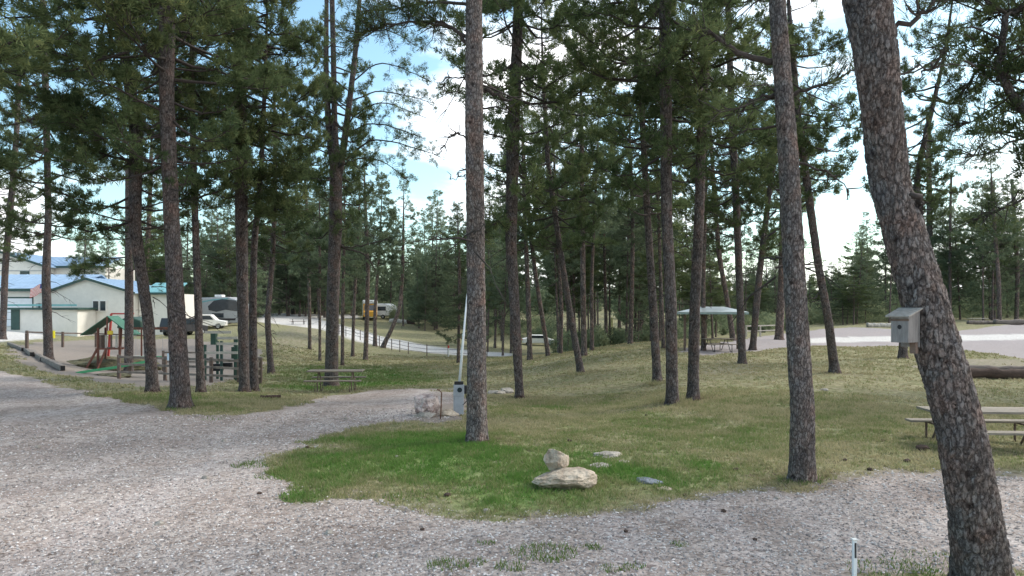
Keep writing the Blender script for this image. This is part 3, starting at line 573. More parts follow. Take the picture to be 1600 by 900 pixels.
# the other pines of the campground: (stem pixels bottom first, widths, label, crown, near, height, crown scale)
PINES = [
 ([(284, 637), (275, 480), (268, 330), (262, 150), (259, 0)], [33, 30, 27, 26, 27], 'thickest of the pines on the grass by the playground fence', 0, 1, 16, 1.0),
 ([(239, 613), (232, 500), (218, 360), (207, 200), (196, 90), (172, 0)], [19, 18, 20, 24, 18, 12], 'pine standing left of the thickest one in front of the playground', 1, 1, 15, .95),
 ([(201, 583), (198, 470), (203, 330), (205, 250)], [14, 14, 13, 12], 'slim pine rising in front of the swing set tower', None, 1, 9, 1),
 ([(314, 613), (311, 480), (306, 330), (300, 150), (298, 0)], [15, 13, 11, 9, 8], 'slender pine right of the thickest playground pine', 3, 1, 17, .8),
 ([(382, 612), (379, 480), (378, 330), (374, 150), (371, 0)], [17, 20, 22, 20, 16], 'left one of two pines grown together beside the fenced play area', 0, 1, 18, .95),
 ([(397, 611), (394, 480), (398, 380), (408, 260), (412, 150)], [15, 14, 11, 8, 7], 'right one of two pines grown together beside the fenced play area', 2, 1, 16, .8),
 ([(424, 584), (420, 500), (426, 400), (430, 300), (428, 180)], [12, 10, 8, 7, 6], 'narrow pine at the foot of the earth bank', 3, 1, 16, .9),
 ([(76, 562), (73, 440), (72, 330), (70, 180), (66, 0)], [14, 14, 11, 11, 10], 'pine with a yellow tag on its stem in front of the white garage', 1, 1, 20, 1.1),
 ([(4, 530), (9, 420), (19, 300), (25, 180), (30, 60)], [11, 10, 10, 9, 8], 'leaning pine at the left edge before the garage door', 3, 1, 18, 1.1),
 ([(229, 540), (228, 430), (233, 330), (236, 240)], [9, 8, 7, 6], 'thin pine behind the playground between the two darkest stems', 2, 0, 17, .9),
 ([(812, 622), (805, 500), (798, 380), (802, 220), (808, 60), (810, 0)], [15, 18, 20, 22, 18, 16], 'dark pine right of the bare middle stem, by the flat stones', 0, 1, 18, .95),
 ([(908, 583), (893, 500), (880, 420), (865, 320), (855, 240), (850, 150)], [13, 12, 11, 9, 8, 7], 'leaning pine on the crest of the dry grass slope', 3, 1, 16, .8),
 ([(1027, 597), (1021, 480), (1012, 330), (1002, 180), (992, 0)], [15, 14, 11, 10, 10], 'left one of three close pines on the slope before the shelter', 1, 1, 18, .85),
 ([(1051, 632), (1048, 480), (1044, 330), (1042, 160), (1040, 0)], [22, 20, 19, 20, 20], 'middle and thickest one of three close pines before the shelter', 0, 1, 17, .95),
 ([(1083, 625), (1086, 480), (1092, 330), (1098, 180), (1104, 0)], [20, 19, 18, 17, 17], 'right one of three close pines, its stem hiding the shelter roof', 2, 1, 17, .95),
 ([(1160, 568), (1156, 450), (1150, 300), (1143, 150), (1138, 0)], [14, 13, 12, 11, 10], 'pine at the right end of the shelter roof', 3, 1, 19, .9),
 ([(1176, 547), (1186, 440), (1200, 330), (1210, 240)], [12, 11, 9, 8], 'dark pine leaning right behind the one at the shelter roof end', 1, 1, 18, .9),
 ([(1305, 583), (1290, 500), (1277, 420), (1262, 300), (1245, 180), (1236, 60)], [17, 14, 13, 13, 12, 10], 'leaning dark pine before the pale gravel lot', 2, 1, 17, .95),
 ([(1217, 531), (1221, 450), (1224, 330), (1228, 200)], [14, 13, 12, 10], 'pine standing behind the mottled one beside the rail fence', 1, 0, 19, .9),
 ([(1146, 532), (1136, 470), (1124, 400), (1116, 300), (1110, 200)], [10, 9, 9, 7, 6], 'leaning pine behind the shelter posts', 3, 0, 19, .9),
 ([(1099, 548), (1098, 440), (1102, 300)], [8, 7, 6], 'thin pine stem beside the shelter table', 2, 0, 19, .9),
 ([(985, 537), (986, 460), (989, 360), (985, 240)], [8, 8, 7, 6], 'lone thin pine on top of the grass crest', 6, 0, 17, 1.0),
 ([(1037, 545), (1033, 440), (1028, 330)], [7, 6, 6], 'thin stem showing between the left and middle close pines', 7, 0, 18, 1.0),
 ([(913, 556), (910, 450), (910, 330), (908, 200)], [10, 10, 9, 8], 'upright pine right behind the leaning crest pine', 1, 0, 19, .9),
 ([(925, 548), (924, 440), (930, 320)], [7, 6, 5], 'thin pine right of the upright one behind the crest', 6, 0, 18, 1.0),
 ([(876, 553), (878, 480), (872, 400), (868, 300)], [7, 7, 6, 6], 'slim pine left of the leaning crest pine, in the hollow', 7, 0, 18, 1.0),
 ([(857, 556), (848, 500), (838, 440), (828, 360), (822, 280)], [8, 8, 7, 7, 6], 'slim pine leaning left beside the parked white car', 6, 0, 17, 1.0),
 ([(828, 563), (826, 480), (822, 380), (818, 280)], [9, 8, 7, 6], 'slim upright pine in front of the parked white car', 2, 0, 17, .85),
 ([(484, 546), (483, 470), (481, 390), (478, 300)], [6, 6, 5, 5], 'thin pine on the bank left of the forked pine', 6, 0, 15, 1.0),
 ([(500, 564), (499, 480), (500, 400)], [5, 5, 5], 'very thin pine nearest the left side of the forked pine', 7, 0, 13, .8),
 ([(535, 571), (536, 480), (538, 400)], [6, 6, 5], 'thin pine close behind the right side of the forked pine', 6, 0, 13, .8),
 ([(551, 557), (553, 490), (557, 400)], [6, 6, 5], 'thin pine in front of the orange and white truck', 7, 0, 16, .8),
 ([(571, 563), (574, 490), (576, 420), (572, 340)], [9, 8, 7, 6], 'crooked pine between the table and the far road', 6, 0, 16, .95),
 ([(586, 541), (585, 490), (590, 430)], [8, 6, 5], 'pine with a swollen foot beside the far road', 6, 0, 16, .9),
 ([(597, 543), (612, 515), (624, 482), (629, 430), (630, 380)], [9, 8, 7, 6, 5], 'pine bent sharply to the right beside the far road', 7, 0, 16, .9),
 ([(716, 567), (717, 500), (718, 440), (716, 380)], [6, 5, 5, 5], 'thin dark pine right behind the leaning white pipe', 5, 0, 11, .8),
 ([(1410, 560), (1414, 500), (1418, 440), (1428, 330), (1440, 250), (1452, 180)], [14, 13, 12, 11, 10, 9], 'dark pine whose foot shows beneath the birdhouse', 3, 1, 21, .9),
 ([(1450, 500), (1452, 420), (1452, 300), (1450, 180)], [9, 9, 9, 8], 'upright pine right behind the leaning giant, across the lot', 6, 0, 26, 1.4),
 ([(1562, 505), (1560, 440), (1555, 380), (1548, 300)], [7, 7, 6, 5], 'pine behind the far logs near the right edge', 6, 0, 21, 1.5),
 ([(1588, 500), (1590, 430), (1585, 340), (1580, 280)], [7, 7, 6, 5], 'pine behind the far logs right at the edge of the picture', 7, 0, 22, 1.5),
 ([(1485, 500), (1486, 440), (1484, 340), (1487, 270)], [5, 5, 4, 4], 'thin pine behind the lot left of the far picnic table', 7, 0, 20, 1.3),
]
for a_ in PINES: pine(a_[0], [v_ * .88 for v_ in a_[1]], label=a_[2], crownp=a_[3], near=a_[4], Ht=a_[5], cscale=a_[6], relief=.016 if a_[4] else 0)

leafy_ = [(200, 583, [(197, 402), (165, 405), (142, 416), (118, 424)], .04), (200, 583, [(199, 425), (220, 418), (245, 420), (270, 432)], .03), (76, 562, [(75, 285), (110, 268), (150, 262), (195, 262)], .05), (76, 562, [(76, 250), (40, 240), (10, 250), (-20, 262)], .05),
  (239, 613, [(205, 250), (170, 245), (130, 225), (95, 215)], .05), (239, 613, [(205, 200), (165, 190), (120, 185), (80, 170)], .05), (382, 612, [(382, 300), (410, 280), (440, 262), (465, 262)], .04), (382, 612, [(378, 360), (410, 335), (440, 325), (470, 330)], .03),
  (812, 622, [(800, 330), (775, 345), (752, 372), (735, 385)], .03), (1305, 583, [(1284, 450), (1272, 468), (1262, 463)], .03)]
for k, (px, py, pts_, rd_) in enumerate(leafy_):
    ro = min((o for o in bpy.data.objects if o.get('category') == 'tree'), key=lambda o: (o.location - G(px, py)).length); Dd = ro.location.y
    limb(ro, [rel(ro, a_, b_, Dd - .3 * i) for i, (a_, b_) in enumerate(pts_)], [rd_, .01], 1.6, 90 + k, .75 if len(pts_) > 3 else 0, twigs=46 if len(pts_) > 3 else 4, tw=.6, needle=(13, .19, .026))

# pines outside the frame whose boughs reach into its top (left edge, overhead)
for (px, d, H_, cs, lb) in [(-150, 15, 15, 1.1, 'pine just beyond the left edge with boughs overhead'), (1760, 25, 16, 1.1, 'pine standing beyond the right edge behind the picnic table')]:
    pine([(px, 700), (px + 4, 100)], [30 * 14 / d, 26 * 14 / d], d=d, label=lb, crownp=1, near=1, Ht=H_, cscale=cs, relief=.012)

# ------------------------------------------------------------------ the stand behind: many pines, each its own, down to the far side of the campground
TOPY = [(-150, 345), (0, 372), (60, 385), (90, 350), (122, 328), (150, 352), (180, 345), (250, 300), (330, 320), (380, 300), (450, 250), (520, 275), (580, 285), (640, 345), (688, 262), (730, 330), (790, 265), (850, 260), (930, 240), (1000, 285), (1060, 300), (1120, 330),
        (1200, 330), (1265, 400), (1300, 405), (1340, 340), (1380, 290), (1440, 230), (1480, 260), (1540, 250), (1600, 200), (1750, 200)]
tx_, ty_ = zip(*TOPY)
rg = np.random.default_rng(5)
kinds = {'bush': (4, 5), 'thin': (6, 7, 2, 0)}
def stand(n, dlo, dhi, pxr, drop, group, label, bush, clear=()):
    k = 0; tries = 0
    while k < n and tries < n * 20:
        tries += 1; px = rg.uniform(*pxr); d = dlo * (dhi / dlo) ** rg.uniform(); b = A(px, d)
        py_foot = HOR + (CAMH - b.z) / d * F
        if any(x0 < px < x1 and (py_foot > y0) for x0, x1, y0 in clear): continue
        if 545 < px < 618 and d < 128 or 808 < px < 870 and d < 106: continue
        top = np.interp(px, tx_, ty_) + rg.uniform(*drop); H = (HOR - top) / F * d + CAMH - b.z
        if H < 4: continue
        H = min(H, 21); p = rg.choice(kinds['bush'] if rg.uniform() < bush else kinds['thin']); li, cr, st = PROTO[p]; lb_ = ('broad bushy ' if p in (4, 5) else 'slim high-crowned ') + label.replace('bushy ', '').replace('thin ', '').replace('green ', '').replace('rounded ', '')
        s = H / 16; cs = max(.8, s) * rg.uniform(.85, 1.25); root = empty('pine_tree', b, rg.uniform(0, 6.28), lb_, 'tree', group)
        root.rotation_euler = (rg.normal() * .03, rg.normal() * .03, rg.uniform(0, 6.28))
        o = mesh_child('trunk', st, root); o.scale = (max(s, .8) * rg.uniform(.6, 1), ) * 2 + (s,)
        for nm, me in (('limbs', li), ('crown', cr)):
            o = mesh_child(nm, me, root); o.scale = (cs, cs, s)
        k += 1
roads = [(395, 800, 497), (1240, 1420, 507), (1420, 1650, 500)]
for row in [
  (8, 95, 150, (-140, 60), (-10, 45), 'pines rising behind the white garages', 'green pine rising behind the double gabled white garage', .6, [(-200, 400, 506)]),
  (5, 92, 110, (90, 172), (-5, 10), 'bushy pines over the garage roof ridge', 'rounded bushy pine standing alone over the blue garage roof', 1, []),
  (12, 95, 150, (175, 300), (-10, 70), 'pines behind the swing set', 'pine behind the green roofed swing set and its fence', .6, [(-200, 400, 506)]),
  (14, 95, 150, (300, 400), (-10, 70), 'pines behind the camper', 'bushy pine behind the parked camper with the dark front', .6, [(-200, 400, 506)]),
  (18, 85, 150, (400, 500), (-10, 100), 'pines left of the forked pine, past the road', 'bushy pine past the far road, left of the forked pine', .7, [(395, 800, 497)]),
  (18, 85, 160, (500, 640), (-10, 110), 'pines behind the orange truck', 'bushy green pine behind the orange and white truck', .8, [(395, 560, 500), (545, 800, 518), (540, 610, 495)]),
  (18, 85, 160, (640, 790), (-10, 110), 'pines on the slope behind the white pipe', 'bushy green pine on the slope beyond the white pipe and wire fence', .8, [(560, 800, 520)]),
  (22, 58, 140, (760, 900), (-20, 120), 'pines behind the parked white car', 'pine in the shaded stand behind the parked white car', .2, [(812, 870, 530)]),
  (26, 58, 150, (900, 1060), (-20, 120), 'pines behind the grass crest', 'thin pine behind the dry grass crest left of the shelter', .12, []),
  (20, 66, 150, (1060, 1200), (-10, 110), 'pines behind the shelter', 'pine in the stand behind the open picnic shelter', .5, [(1130, 1420, 512)]),
  (24, 80, 150, (1200, 1400), (-10, 110), 'pines behind the rail fence and lot', 'pine behind the rail fence and the left end of the pale lot', .6, [(1130, 1420, 508)]),
  (16, 105, 165, (1400, 1560), (0, 110), 'pines behind the far picnic table', 'pine behind the far picnic table across the lot', .5, []),
  (18, 105, 165, (1560, 1760), (0, 110), 'pines behind the far logs', 'pine behind the far logs at the right edge of the lot', .5, [])]: stand(*row)

# the wood beyond, one mass
def far_wood():
    rg = np.random.default_rng(77); li, cr, st = PROTO[4]
    c = np.empty(len(cr.vertices) * 3, np.float32); cr.vertices.foreach_get('co', c); c = c.reshape(-1, 3, 3)
    tt = np.empty(len(cr.vertices), np.float32); cr.attributes['tint'].data.foreach_get('value', tt); tt = tt.reshape(-1, 3)
    VS, TT, TV, TF = [], [], [], []; b = 0
    for k in range(700):
        a = rg.uniform(-.72, .72); r = rg.uniform(165, 330); x, y = math.sin(a) * r, math.cos(a) * r
        z = hz(x, y); H = rg.uniform(11, 18) * (1 if a < -.03 and a > -.35 else .72); s = H / 16; w_ = s * rg.uniform(1.0, 1.6)
        m = rg.choice(len(c), 620, replace=False); p = c[m]; ctr = p.mean(1, keepdims=True); p = ctr * [w_, w_, s] + (p - ctr) * 5.5
        th = rg.uniform(0, 6.3); ro = np.array([[math.cos(th), -math.sin(th), 0], [math.sin(th), math.cos(th), 0], [0, 0, 1]])
        VS.append((p @ ro.T + [x, y, z - .3]).reshape(-1, 3)); TT.append(np.clip(tt[m].ravel() + rg.normal() * .15, 0, 1))
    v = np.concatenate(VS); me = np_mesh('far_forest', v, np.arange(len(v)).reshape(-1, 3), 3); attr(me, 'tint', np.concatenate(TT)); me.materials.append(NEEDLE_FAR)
    o = link(bpy.data.objects.new('far_forest', me)); tag(o, 'dense dark pine wood closing the view behind the campground', 'forest', kind='stuff')
far_wood()
def brush(name, label, spots, seed):
    rg = np.random.default_rng(seed); li, cr, st = PROTO[5]; c = np.empty(len(cr.vertices) * 3, np.float32); cr.vertices.foreach_get('co', c); c = c.reshape(-1, 3, 3); VS, TT = [], []
    for (p0, p1, d0, d1, n, h0, h1) in spots:
        for k in range(n):
            px = rg.uniform(p0, p1); d = rg.uniform(d0, d1); b = A(px, d); h = rg.uniform(h0, h1); w_ = h * rg.uniform(.35, .8); m = rg.choice(len(c), 260, replace=False); p = c[m]; ct = p.mean(1, keepdims=True)
            q_ = rg.normal(size=(260, 1, 3)); q_ /= np.linalg.norm(q_, axis=2, keepdims=True); q_ = q_ * rg.uniform(.5, 1, (260, 1, 1)) * [w_, w_, h * .55] + [0, 0, h * .45]; VS.append(((p - ct) * 1.9 + q_ + [b.x, b.y, b.z]).reshape(-1, 3)); TT.append(np.clip(np.repeat(rg.uniform(.3, 1) + rg.normal(size=260) * .15, 3), 0, 1))
    v = np.concatenate(VS); me = np_mesh(name, v, np.arange(len(v)).reshape(-1, 3), 3); attr(me, 'tint', np.concatenate(TT)); me.materials.append(NEEDLE_FAR); tag(link(bpy.data.objects.new(name, me)), label, 'undergrowth', kind='stuff')
brush('undergrowth', 'low brush and young pines under the stands behind the campground', [(870, 1060, 62, 110, 110, .7, 2.4), (760, 870, 105, 150, 60, 1, 3), (1060, 1250, 80, 130, 90, .8, 2.6), (1240, 1420, 100, 130, 80, 1.5, 4.5), (1400, 1750, 118, 150, 120, 1.5, 5), (610, 800, 118, 165, 110, 1, 3.5), (420, 620, 132, 170, 90, 1, 4), (170, 430, 110, 150, 80, 1, 4)], 4)

# ------------------------------------------------------------------ grass blades and loose stones (uncountable)
def grass(name, n, rlo, rhi, label, seed):
    rg = np.random.default_rng(seed); a = rg.uniform(-.66, .66, n); r = rlo + (rhi - rlo) * rg.uniform(size=n) ** .8
    x, y = np.sin(a) * r, np.cos(a) * r
    x = x + vnoise(x, y, 3, 4) * .1; g, rd, lt, dr, gr = zones(x, y)
    keep = (g < .35 + .3 * rg.uniform(size=n)) & (rd < .3) & (dr < .45) & (lt < .4); dens = .5 + .45 * gr + .4 * vnoise(x, y, 1.1, 9) + .3 * vnoise(x, y, 3.1, 10)
    keep &= rg.uniform(size=n) < dens; x, y, r, gr = x[keep], y[keep], r[keep], gr[keep]; n = len(x); z = height(x, y)
    nb = 3; hgt = rg.uniform(.018, .05, (n, nb)) * (1 + .5 * gr[:, None]) * (1 + r[:, None] / 40); th = rg.uniform(0, 6.3, (n, nb)); wd = .0035 + .00055 * r[:, None]
    B = np.stack([x[:, None] + rg.normal(size=(n, nb)) * .02, y[:, None] + rg.normal(size=(n, nb)) * .02, np.repeat(z[:, None], nb, 1) - .004], -1)
    S = np.stack([np.cos(th), np.sin(th), th * 0], -1) * wd[..., None]; T = np.stack([rg.normal(size=(n, nb)) * .45, rg.normal(size=(n, nb)) * .45, np.ones((n, nb))], -1) * hgt[..., None]
    v = np.stack([B - S, B + S, B + T], 2).reshape(-1, 3); me = np_mesh(name, v, np.arange(len(v)).reshape(-1, 3), 3)
    t = np.clip(gr[:, None] * .85 + (vnoise(x, y, .55, 21) * .2 + vnoise(x, y, 2.3, 22) * .2 + vnoise(x, y, 5, 23) * .1)[:, None] + rg.normal(size=(n, nb)) * .18 + .12, 0, 1)
    attr(me, 'tint', np.repeat(t.ravel(), 3)); me.materials.append(GRASS); o = link(bpy.data.objects.new(name, me)); tag(o, label, 'grass', kind='stuff')
GRASS = needle_mat('grass_blades', (.42, .37, .23), (.23, .25, .11), (.12, .23, .055))
grass('short_grass', 190000, 8.5, 24, 'short patchy green and khaki grass between the gravel lanes', 1)
grass('dry_grass', 110000, 24, 62, 'dry khaki grass on the slope and in the hollow under the pines', 2)
def pebbles():
    rg = np.random.default_rng(3); n = 62000; a = rg.uniform(-.68, .68, n); r = 6 * (19 / 6) ** rg.uniform(size=n) ** .9; x, y = np.sin(a) * r, np.cos(a) * r
    g, rd, lt, dr, gr = zones(x, y); k = (g > .45) | ((g > .1) & (rg.uniform(size=n) < .15)) | ((dr > .4) & (rg.uniform(size=n) < .5)); x, y, r = x[k], y[k], r[k]; n = len(x); z = height(x, y)
    o6 = np.array([(1, 0, 0), (-1, 0, 0), (0, 1, 0), (0, -1, 0), (0, 0, 1), (0, 0, -1.)]); tri = np.array([(0, 2, 4), (2, 1, 4), (1, 3, 4), (3, 0, 4), (2, 0, 5), (1, 2, 5), (3, 1, 5), (0, 3, 5)])
    s = (.008 + .012 * rg.uniform(size=n) ** 2.5) * (1 + np.maximum(r - 9, 0) * .03); p = o6[None] * (s[:, None, None] * np.array([1.25, 1, .65])) * rg.uniform(.7, 1.25, (n, 6, 1)); th = rg.uniform(0, 6.3, n); c, sn = np.cos(th), np.sin(th)
    q_ = np.stack([p[..., 0] * c[:, None] - p[..., 1] * sn[:, None] + x[:, None], p[..., 0] * sn[:, None] + p[..., 1] * c[:, None] + y[:, None], p[..., 2] + (z + s * .25)[:, None]], -1)
    me = np_mesh('gravel', q_.reshape(-1, 3), (tri[None] + np.arange(n)[:, None, None] * 6).reshape(-1, 3), 3); attr(me, 'tint', np.repeat(rg.uniform(size=n), 6))
    m = bpy.data.materials.new('loose_stone'); m.use_nodes = True; t = m.node_tree; at = t.nodes.new('ShaderNodeAttribute'); at.attribute_name = 'tint'; rp = t.nodes.new('ShaderNodeValToRGB')
    rp.color_ramp.elements[0].color = (.16, .145, .14, 1); rp.color_ramp.elements[1].color = (.72, .68, .66, 1); e = rp.color_ramp.elements.new(.45); e.color = (.36, .325, .31, 1); e = rp.color_ramp.elements.new(.7); e.color = (.5, .47, .455, 1)
    t.links.new(at.outputs['Fac'], rp.inputs[0]); t.links.new(rp.outputs[0], t.nodes['Principled BSDF'].inputs['Base Color']); t.nodes['Principled BSDF'].inputs['Roughness'].default_value = .85
    me.materials.append(m); o = link(bpy.data.objects.new('gravel', me)); tag(o, 'loose crushed grey and pinkish stones strewn over the lanes', 'gravel', kind='stuff')
pebbles()
# ------------------------------------------------------------------ materials of the made things
WOODG = mat('weathered_wood', (.22, .185, .145), .85, .3, 5, .3, 60, stretch=(1, 6, 6), per=.12)
WOODP = mat('pale_weathered_board', (.42, .39, .34), .8, .25, 5, .3, 60, stretch=(1, 6, 6), per=.1)
WOODT = mat('grey_brown_plank', (.27, .235, .19), .85, .3, 5, .3, 60, stretch=(1, 6, 6), per=.12)
REDW = mat('red_stained_wood', (.16, .065, .045), .8, .3, 7, .2)
BRNW = mat('brown_timber', (.14, .10, .08), .85, .35, 6, .4, per=.2)
TIMB = mat('old_timber', (.2, .17, .145), .9, .4, 5, .5, per=.15)
DSTL = mat('dark_steel', (.03, .03, .035), .5, .3, 20); GSTL = mat('galvanised_pipe', (.42, .43, .44), .45, .2, 20, metal=.5)
WHITE = mat('white_paint', (.78, .77, .74), .5, .06, 3); WALL = mat('cream_metal_wall', (.74, .71, .65), .6, .06, 2)
ROOFB = mat('blue_metal_roof', (.30, .42, .56), .35, .1, 1); ROOFT = mat('teal_metal_roof', (.15, .36, .38), .4, .1, 1); TRIM = mat('dark_green_trim', (.03, .07, .06), .5, .2, 3)
GLASS = mat('dark_glass', (.03, .04, .05), .12, .2, 2); DOORW = mat('garage_door_white', (.72, .76, .8), .5, .06, 2)
GRN = mat('green_canvas', (.035, .15, .09), .6, .2, 3); SLIDE = mat('bright_green_plastic', (.07, .36, .16), .4, .1, 3); YEL = mat('yellow_plastic', (.8, .6, .05), .5, .1, 4)
DGRN = mat('dark_green_paint', (.025, .065, .045), .6, .2, 4); BLK = mat('black_rubber', (.015, .015, .016), .8, .3, 9); BLUEP = mat('blue_plastic', (.08, .2, .5), .5, .1, 4)
REDP = mat('red_paint', (.55, .05, .04), .5, .1, 4); ORG = mat('orange_paint', (.75, .38, .04), .5, .1, 4); GREYP = mat('grey_box_paint', (.30, .33, .37), .5, .15, 6, .1)
GREYL = mat('light_grey_panel', (.36, .375, .38), .5, .1, 3); PVC = mat('white_plastic_pipe', (.74, .78, .8), .35, .06, 5); YTAG = mat('yellow_tag', (.75, .68, .03), .6, .1, 8)
SHROOF = mat('pale_metal_sheet', (.40, .44, .43), .35, .15, 2); SHTRIM = mat('grey_green_edge_trim', (.26, .34, .33), .5, .15, 4)
BHW = mat('grey_barn_wood', (.22, .21, .205), .9, .3, 30, .5, 120, stretch=(1, 1, .15)); BHR = mat('grey_roof_board', (.3, .285, .26), .9, .25, 22, .5, 90)
ROCKA = mat('cream_banded_rock', (.33, .25, .175), .9, .4, 5, 1, 22, col2=(.58, .50, .40)); ROCKB = mat('pink_white_rock', (.30, .21, .19), .85, .3, 6, .8, 22, col2=(.72, .62, .58))
ROCKC = mat('grey_lichen_rock', (.27, .245, .21), .9, .3, 8, .8, 25, col2=(.46, .42, .37)); ROCKD = mat('dark_slate_rock', (.10, .12, .15), .8, .3, 8, .6, 25, col2=(.22, .25, .3))
LOGM = mat('grey_log', (.17, .14, .12), .9, .4, 5, .6, 30, stretch=(.3, 3, 3)); LOGD = mat('charred_log', (.07, .045, .035), .95, .5, 6, .8, 25, stretch=(.4, 3, 3))
RUST = mat('rusty_iron', (.14, .075, .05), .85, .4, 25, .3)

# ------------------------------------------------------------------ picnic tables
def picnic_table(name, loc, rz, label, Lg=1.83, wood=None, frame=None, planks=3, curved=False, group='picnic tables'):
    wood = wood or WOODG; frame = frame or DSTL
    r = empty(name, loc, rz, label, 'picnic table', group); pw = .72 / planks
    pl = MB().box((0, 0, 0), (Lg, pw - .012, .042)); first = None
    for i in range(planks):
        if first is None: first = pl.build('tabletop_plank', wood, r, bevel=.004); o = first
        else: o = link(bpy.data.objects.new('tabletop_plank', first.data), r)
        o.location = (0, (i - (planks - 1) / 2) * pw, .75)
    sp = None
    for sgn in (-1, 1):
        for k in (0, 1):
            if sp is None: sp = MB().box((0, 0, 0), (Lg, .125, .04)).build('seat_plank', wood, r, bevel=.004); o = sp
            else: o = link(bpy.data.objects.new('seat_plank', sp.data), r)
            o.location = (0, sgn * (.63 + k * .135), .45)
    for sx in (-1, 1):
        x = sx * (Lg / 2 - .38); m = MB(); t = .022
        for s in (-1, 1):
            if curved:   # bent pipe loops under each bench
                a = [(x, s * .10, .72), (x, s * .14, .60), (x, s * .28, .50), (x, s * .34, .32), (x, s * .30, .1), (x, s * .40, .0), (x, s * .66, .0), (x, s * .76, .1), (x, s * .76, .42)]
                m.tube(a, t, 7)
            else:
                m.tube([(x, s * .12, .72), (x, s * .58, .02), (x, s * .76, .02)], t, 7)
                m.tube([(x, s * .76, .02), (x, s * .76, .43)], t, 7)
        m.tube([(x, -.82, .42), (x, .82, .42)], t, 7); m.tube([(x, -.34, .72), (x, .34, .72)], t, 7)
        m.build('leg_frame', frame, r, smooth=True)
    return r
b = A(1552, 13.5); picnic_table('picnic_table', (b.x, b.y, b.z - .08), R(-4), 'long pale picnic table half hidden by the leaning giant pine', 2.42, WOODT, BRNW, 4)
b = G(525, 612); picnic_table('picnic_table', b, R(4), 'weathered picnic table on curved pipe legs at the foot of the forked pine', 1.95, WOODG, BRNW, 3, True)
b = A(1121, 43); picnic_table('picnic_table', b, R(10), 'picnic table under the open shelter roof', 1.83, WOODG, DSTL, 2)
b = A(1528, 92); picnic_table('picnic_table', b, R(0), 'small pale picnic table across the gravel lot by the far logs', 2.3, WOODP, DSTL, 2)
b = G(466, 511); picnic_table('picnic_table', A(466, 98), R(10), 'picnic table on top of the bank beside the far road', 2.2, BRNW, DSTL, 2)

# ------------------------------------------------------------------ open shelter
b = A(1112, 43.5); r = empty('picnic_shelter', b, R(-14), 'open picnic shelter with a pale metal roof on dark posts', 'shelter')
hw, hd, e = 1.55, 1.5, 2.28
posts = None
for sx in (-1, 1):
    for sy in (-1, 1):
        if posts is None: posts = MB().box((0, 0, e / 2 - .1), (.12, .12, e + .2)).build('post', BRNW, r); o = posts
        else: o = link(bpy.data.objects.new('post', posts.data), r)
        o.location = (sx * hw, sy * hd, 0)
ov = .42; X, Y = hw + ov, hd + ov; ap = .3
for nm, fcs in (('roof_panel', [((-X, -Y, e), (X, -Y, e), (.7, 0, e + ap), (-.7, 0, e + ap))]), ('roof_panel', [((X, Y, e), (-X, Y, e), (-.7, 0, e + ap), (.7, 0, e + ap))]),
                ('roof_panel', [((X, -Y, e), (X, Y, e), (.7, 0, e + ap))]), ('roof_panel', [((-X, Y, e), (-X, -Y, e), (-.7, 0, e + ap))])):
    m = MB()
    for fc in fcs:
        n_ = len(fc); m.add([(*p[:2], p[2] + .03) for p in fc] + [(*p[:2], p[2] - .01) for p in fc], [tuple(range(n_)), tuple(reversed(range(n_, 2 * n_)))] + [(i, i + n_, (i + 1) % n_ + n_, (i + 1) % n_) for i in range(n_)])
    m.build(nm, SHROOF, r)
for (cx, cy, lx, ly) in ((0, -Y, 2 * X, .05), (0, Y, 2 * X, .05), (-X, 0, .05, 2 * Y - .06), (X, 0, .05, 2 * Y - .06)):
    MB().box((cx, cy, e - .06), (lx, ly, .09)).build('fascia', SHTRIM, r)
for sx in (-1, 1): MB().box((sx * hw, 0, e - .13), (.1, 2 * hd, .16)).build('beam', BRNW, r)

# ------------------------------------------------------------------ white garages with blue roofs
def seg_roof(parent, A_, B_, C_, D_, m, nm='roof', th=.12):
    v = [Vector(p) for p in (A_, B_, C_, D_)]; up = Vector((0, 0, th))
    mb = MB().add([p + up for p in v] + v, [(0, 1, 2, 3), (7, 6, 5, 4)] + [(i, i + 4, (i + 1) % 4 + 4, (i + 1) % 4) for i in range(4)])
    o = mb.build(nm, m, parent)
    n_ = int((v[1] - v[0]).length / .9)       # standing seams
    nrm = (v[1] - v[0]).cross(v[3] - v[0]).normalized(); nrm = nrm if nrm.z > 0 else -nrm
    s = MB()
    for k in range(1, n_):
        f = k / n_; s.bar(v[0].lerp(v[1], f) + up + nrm * .02, v[3].lerp(v[2], f) + up + nrm * .02, .05, .04)
    ss = s.build('roof_seams', m, o); ss['kind'] = 'stuff'; return o
def wx(px, d): return (px - 800) / F * d
def wz(py, d): return CAMH - (py - HOR) / F * d
# rear building
d = 100; gz = hz(wx(20, d), d) - .3
r = empty('garage_building', (wx(20, d), d, gz), 0, 'rear white building with a high gable, upper window and pale blue roof', 'building', 'white garages')
ox, oy, oz = r.location
def LZ(py, d_=None): return wz(py, d_ or d) - oz
def LX(px, d_=None): return wx(px, d_ or d) - ox
x0, x1, xm = LX(-62), LX(72), LX(5); ez, pz = LZ(416), LZ(394)
MB().prism([(x0, 0), (x1, 0), (x1, ez), (xm, pz), (x0, ez)], 'y', 0, 14).build('gable_wall', WALL, r)
seg_roof(r, (xm, -.5, pz), (xm, 14.3, pz), (x1 + .5, 14.3, ez - .18), (x1 + .5, -.5, ez - .18), ROOFB); seg_roof(r, (xm, 14.3, pz), (xm, -.5, pz), (x0 - .5, -.5, ez - .18), (x0 - .5, 14.3, ez - .18), ROOFB)
MB().bar((xm, -.53, pz), (x1 + .5, -.53, ez - .15), .06, .3).bar((xm, -.53, pz), (x0 - .5, -.53, ez - .15), .06, .3).build('verge_trim', TRIM, r)
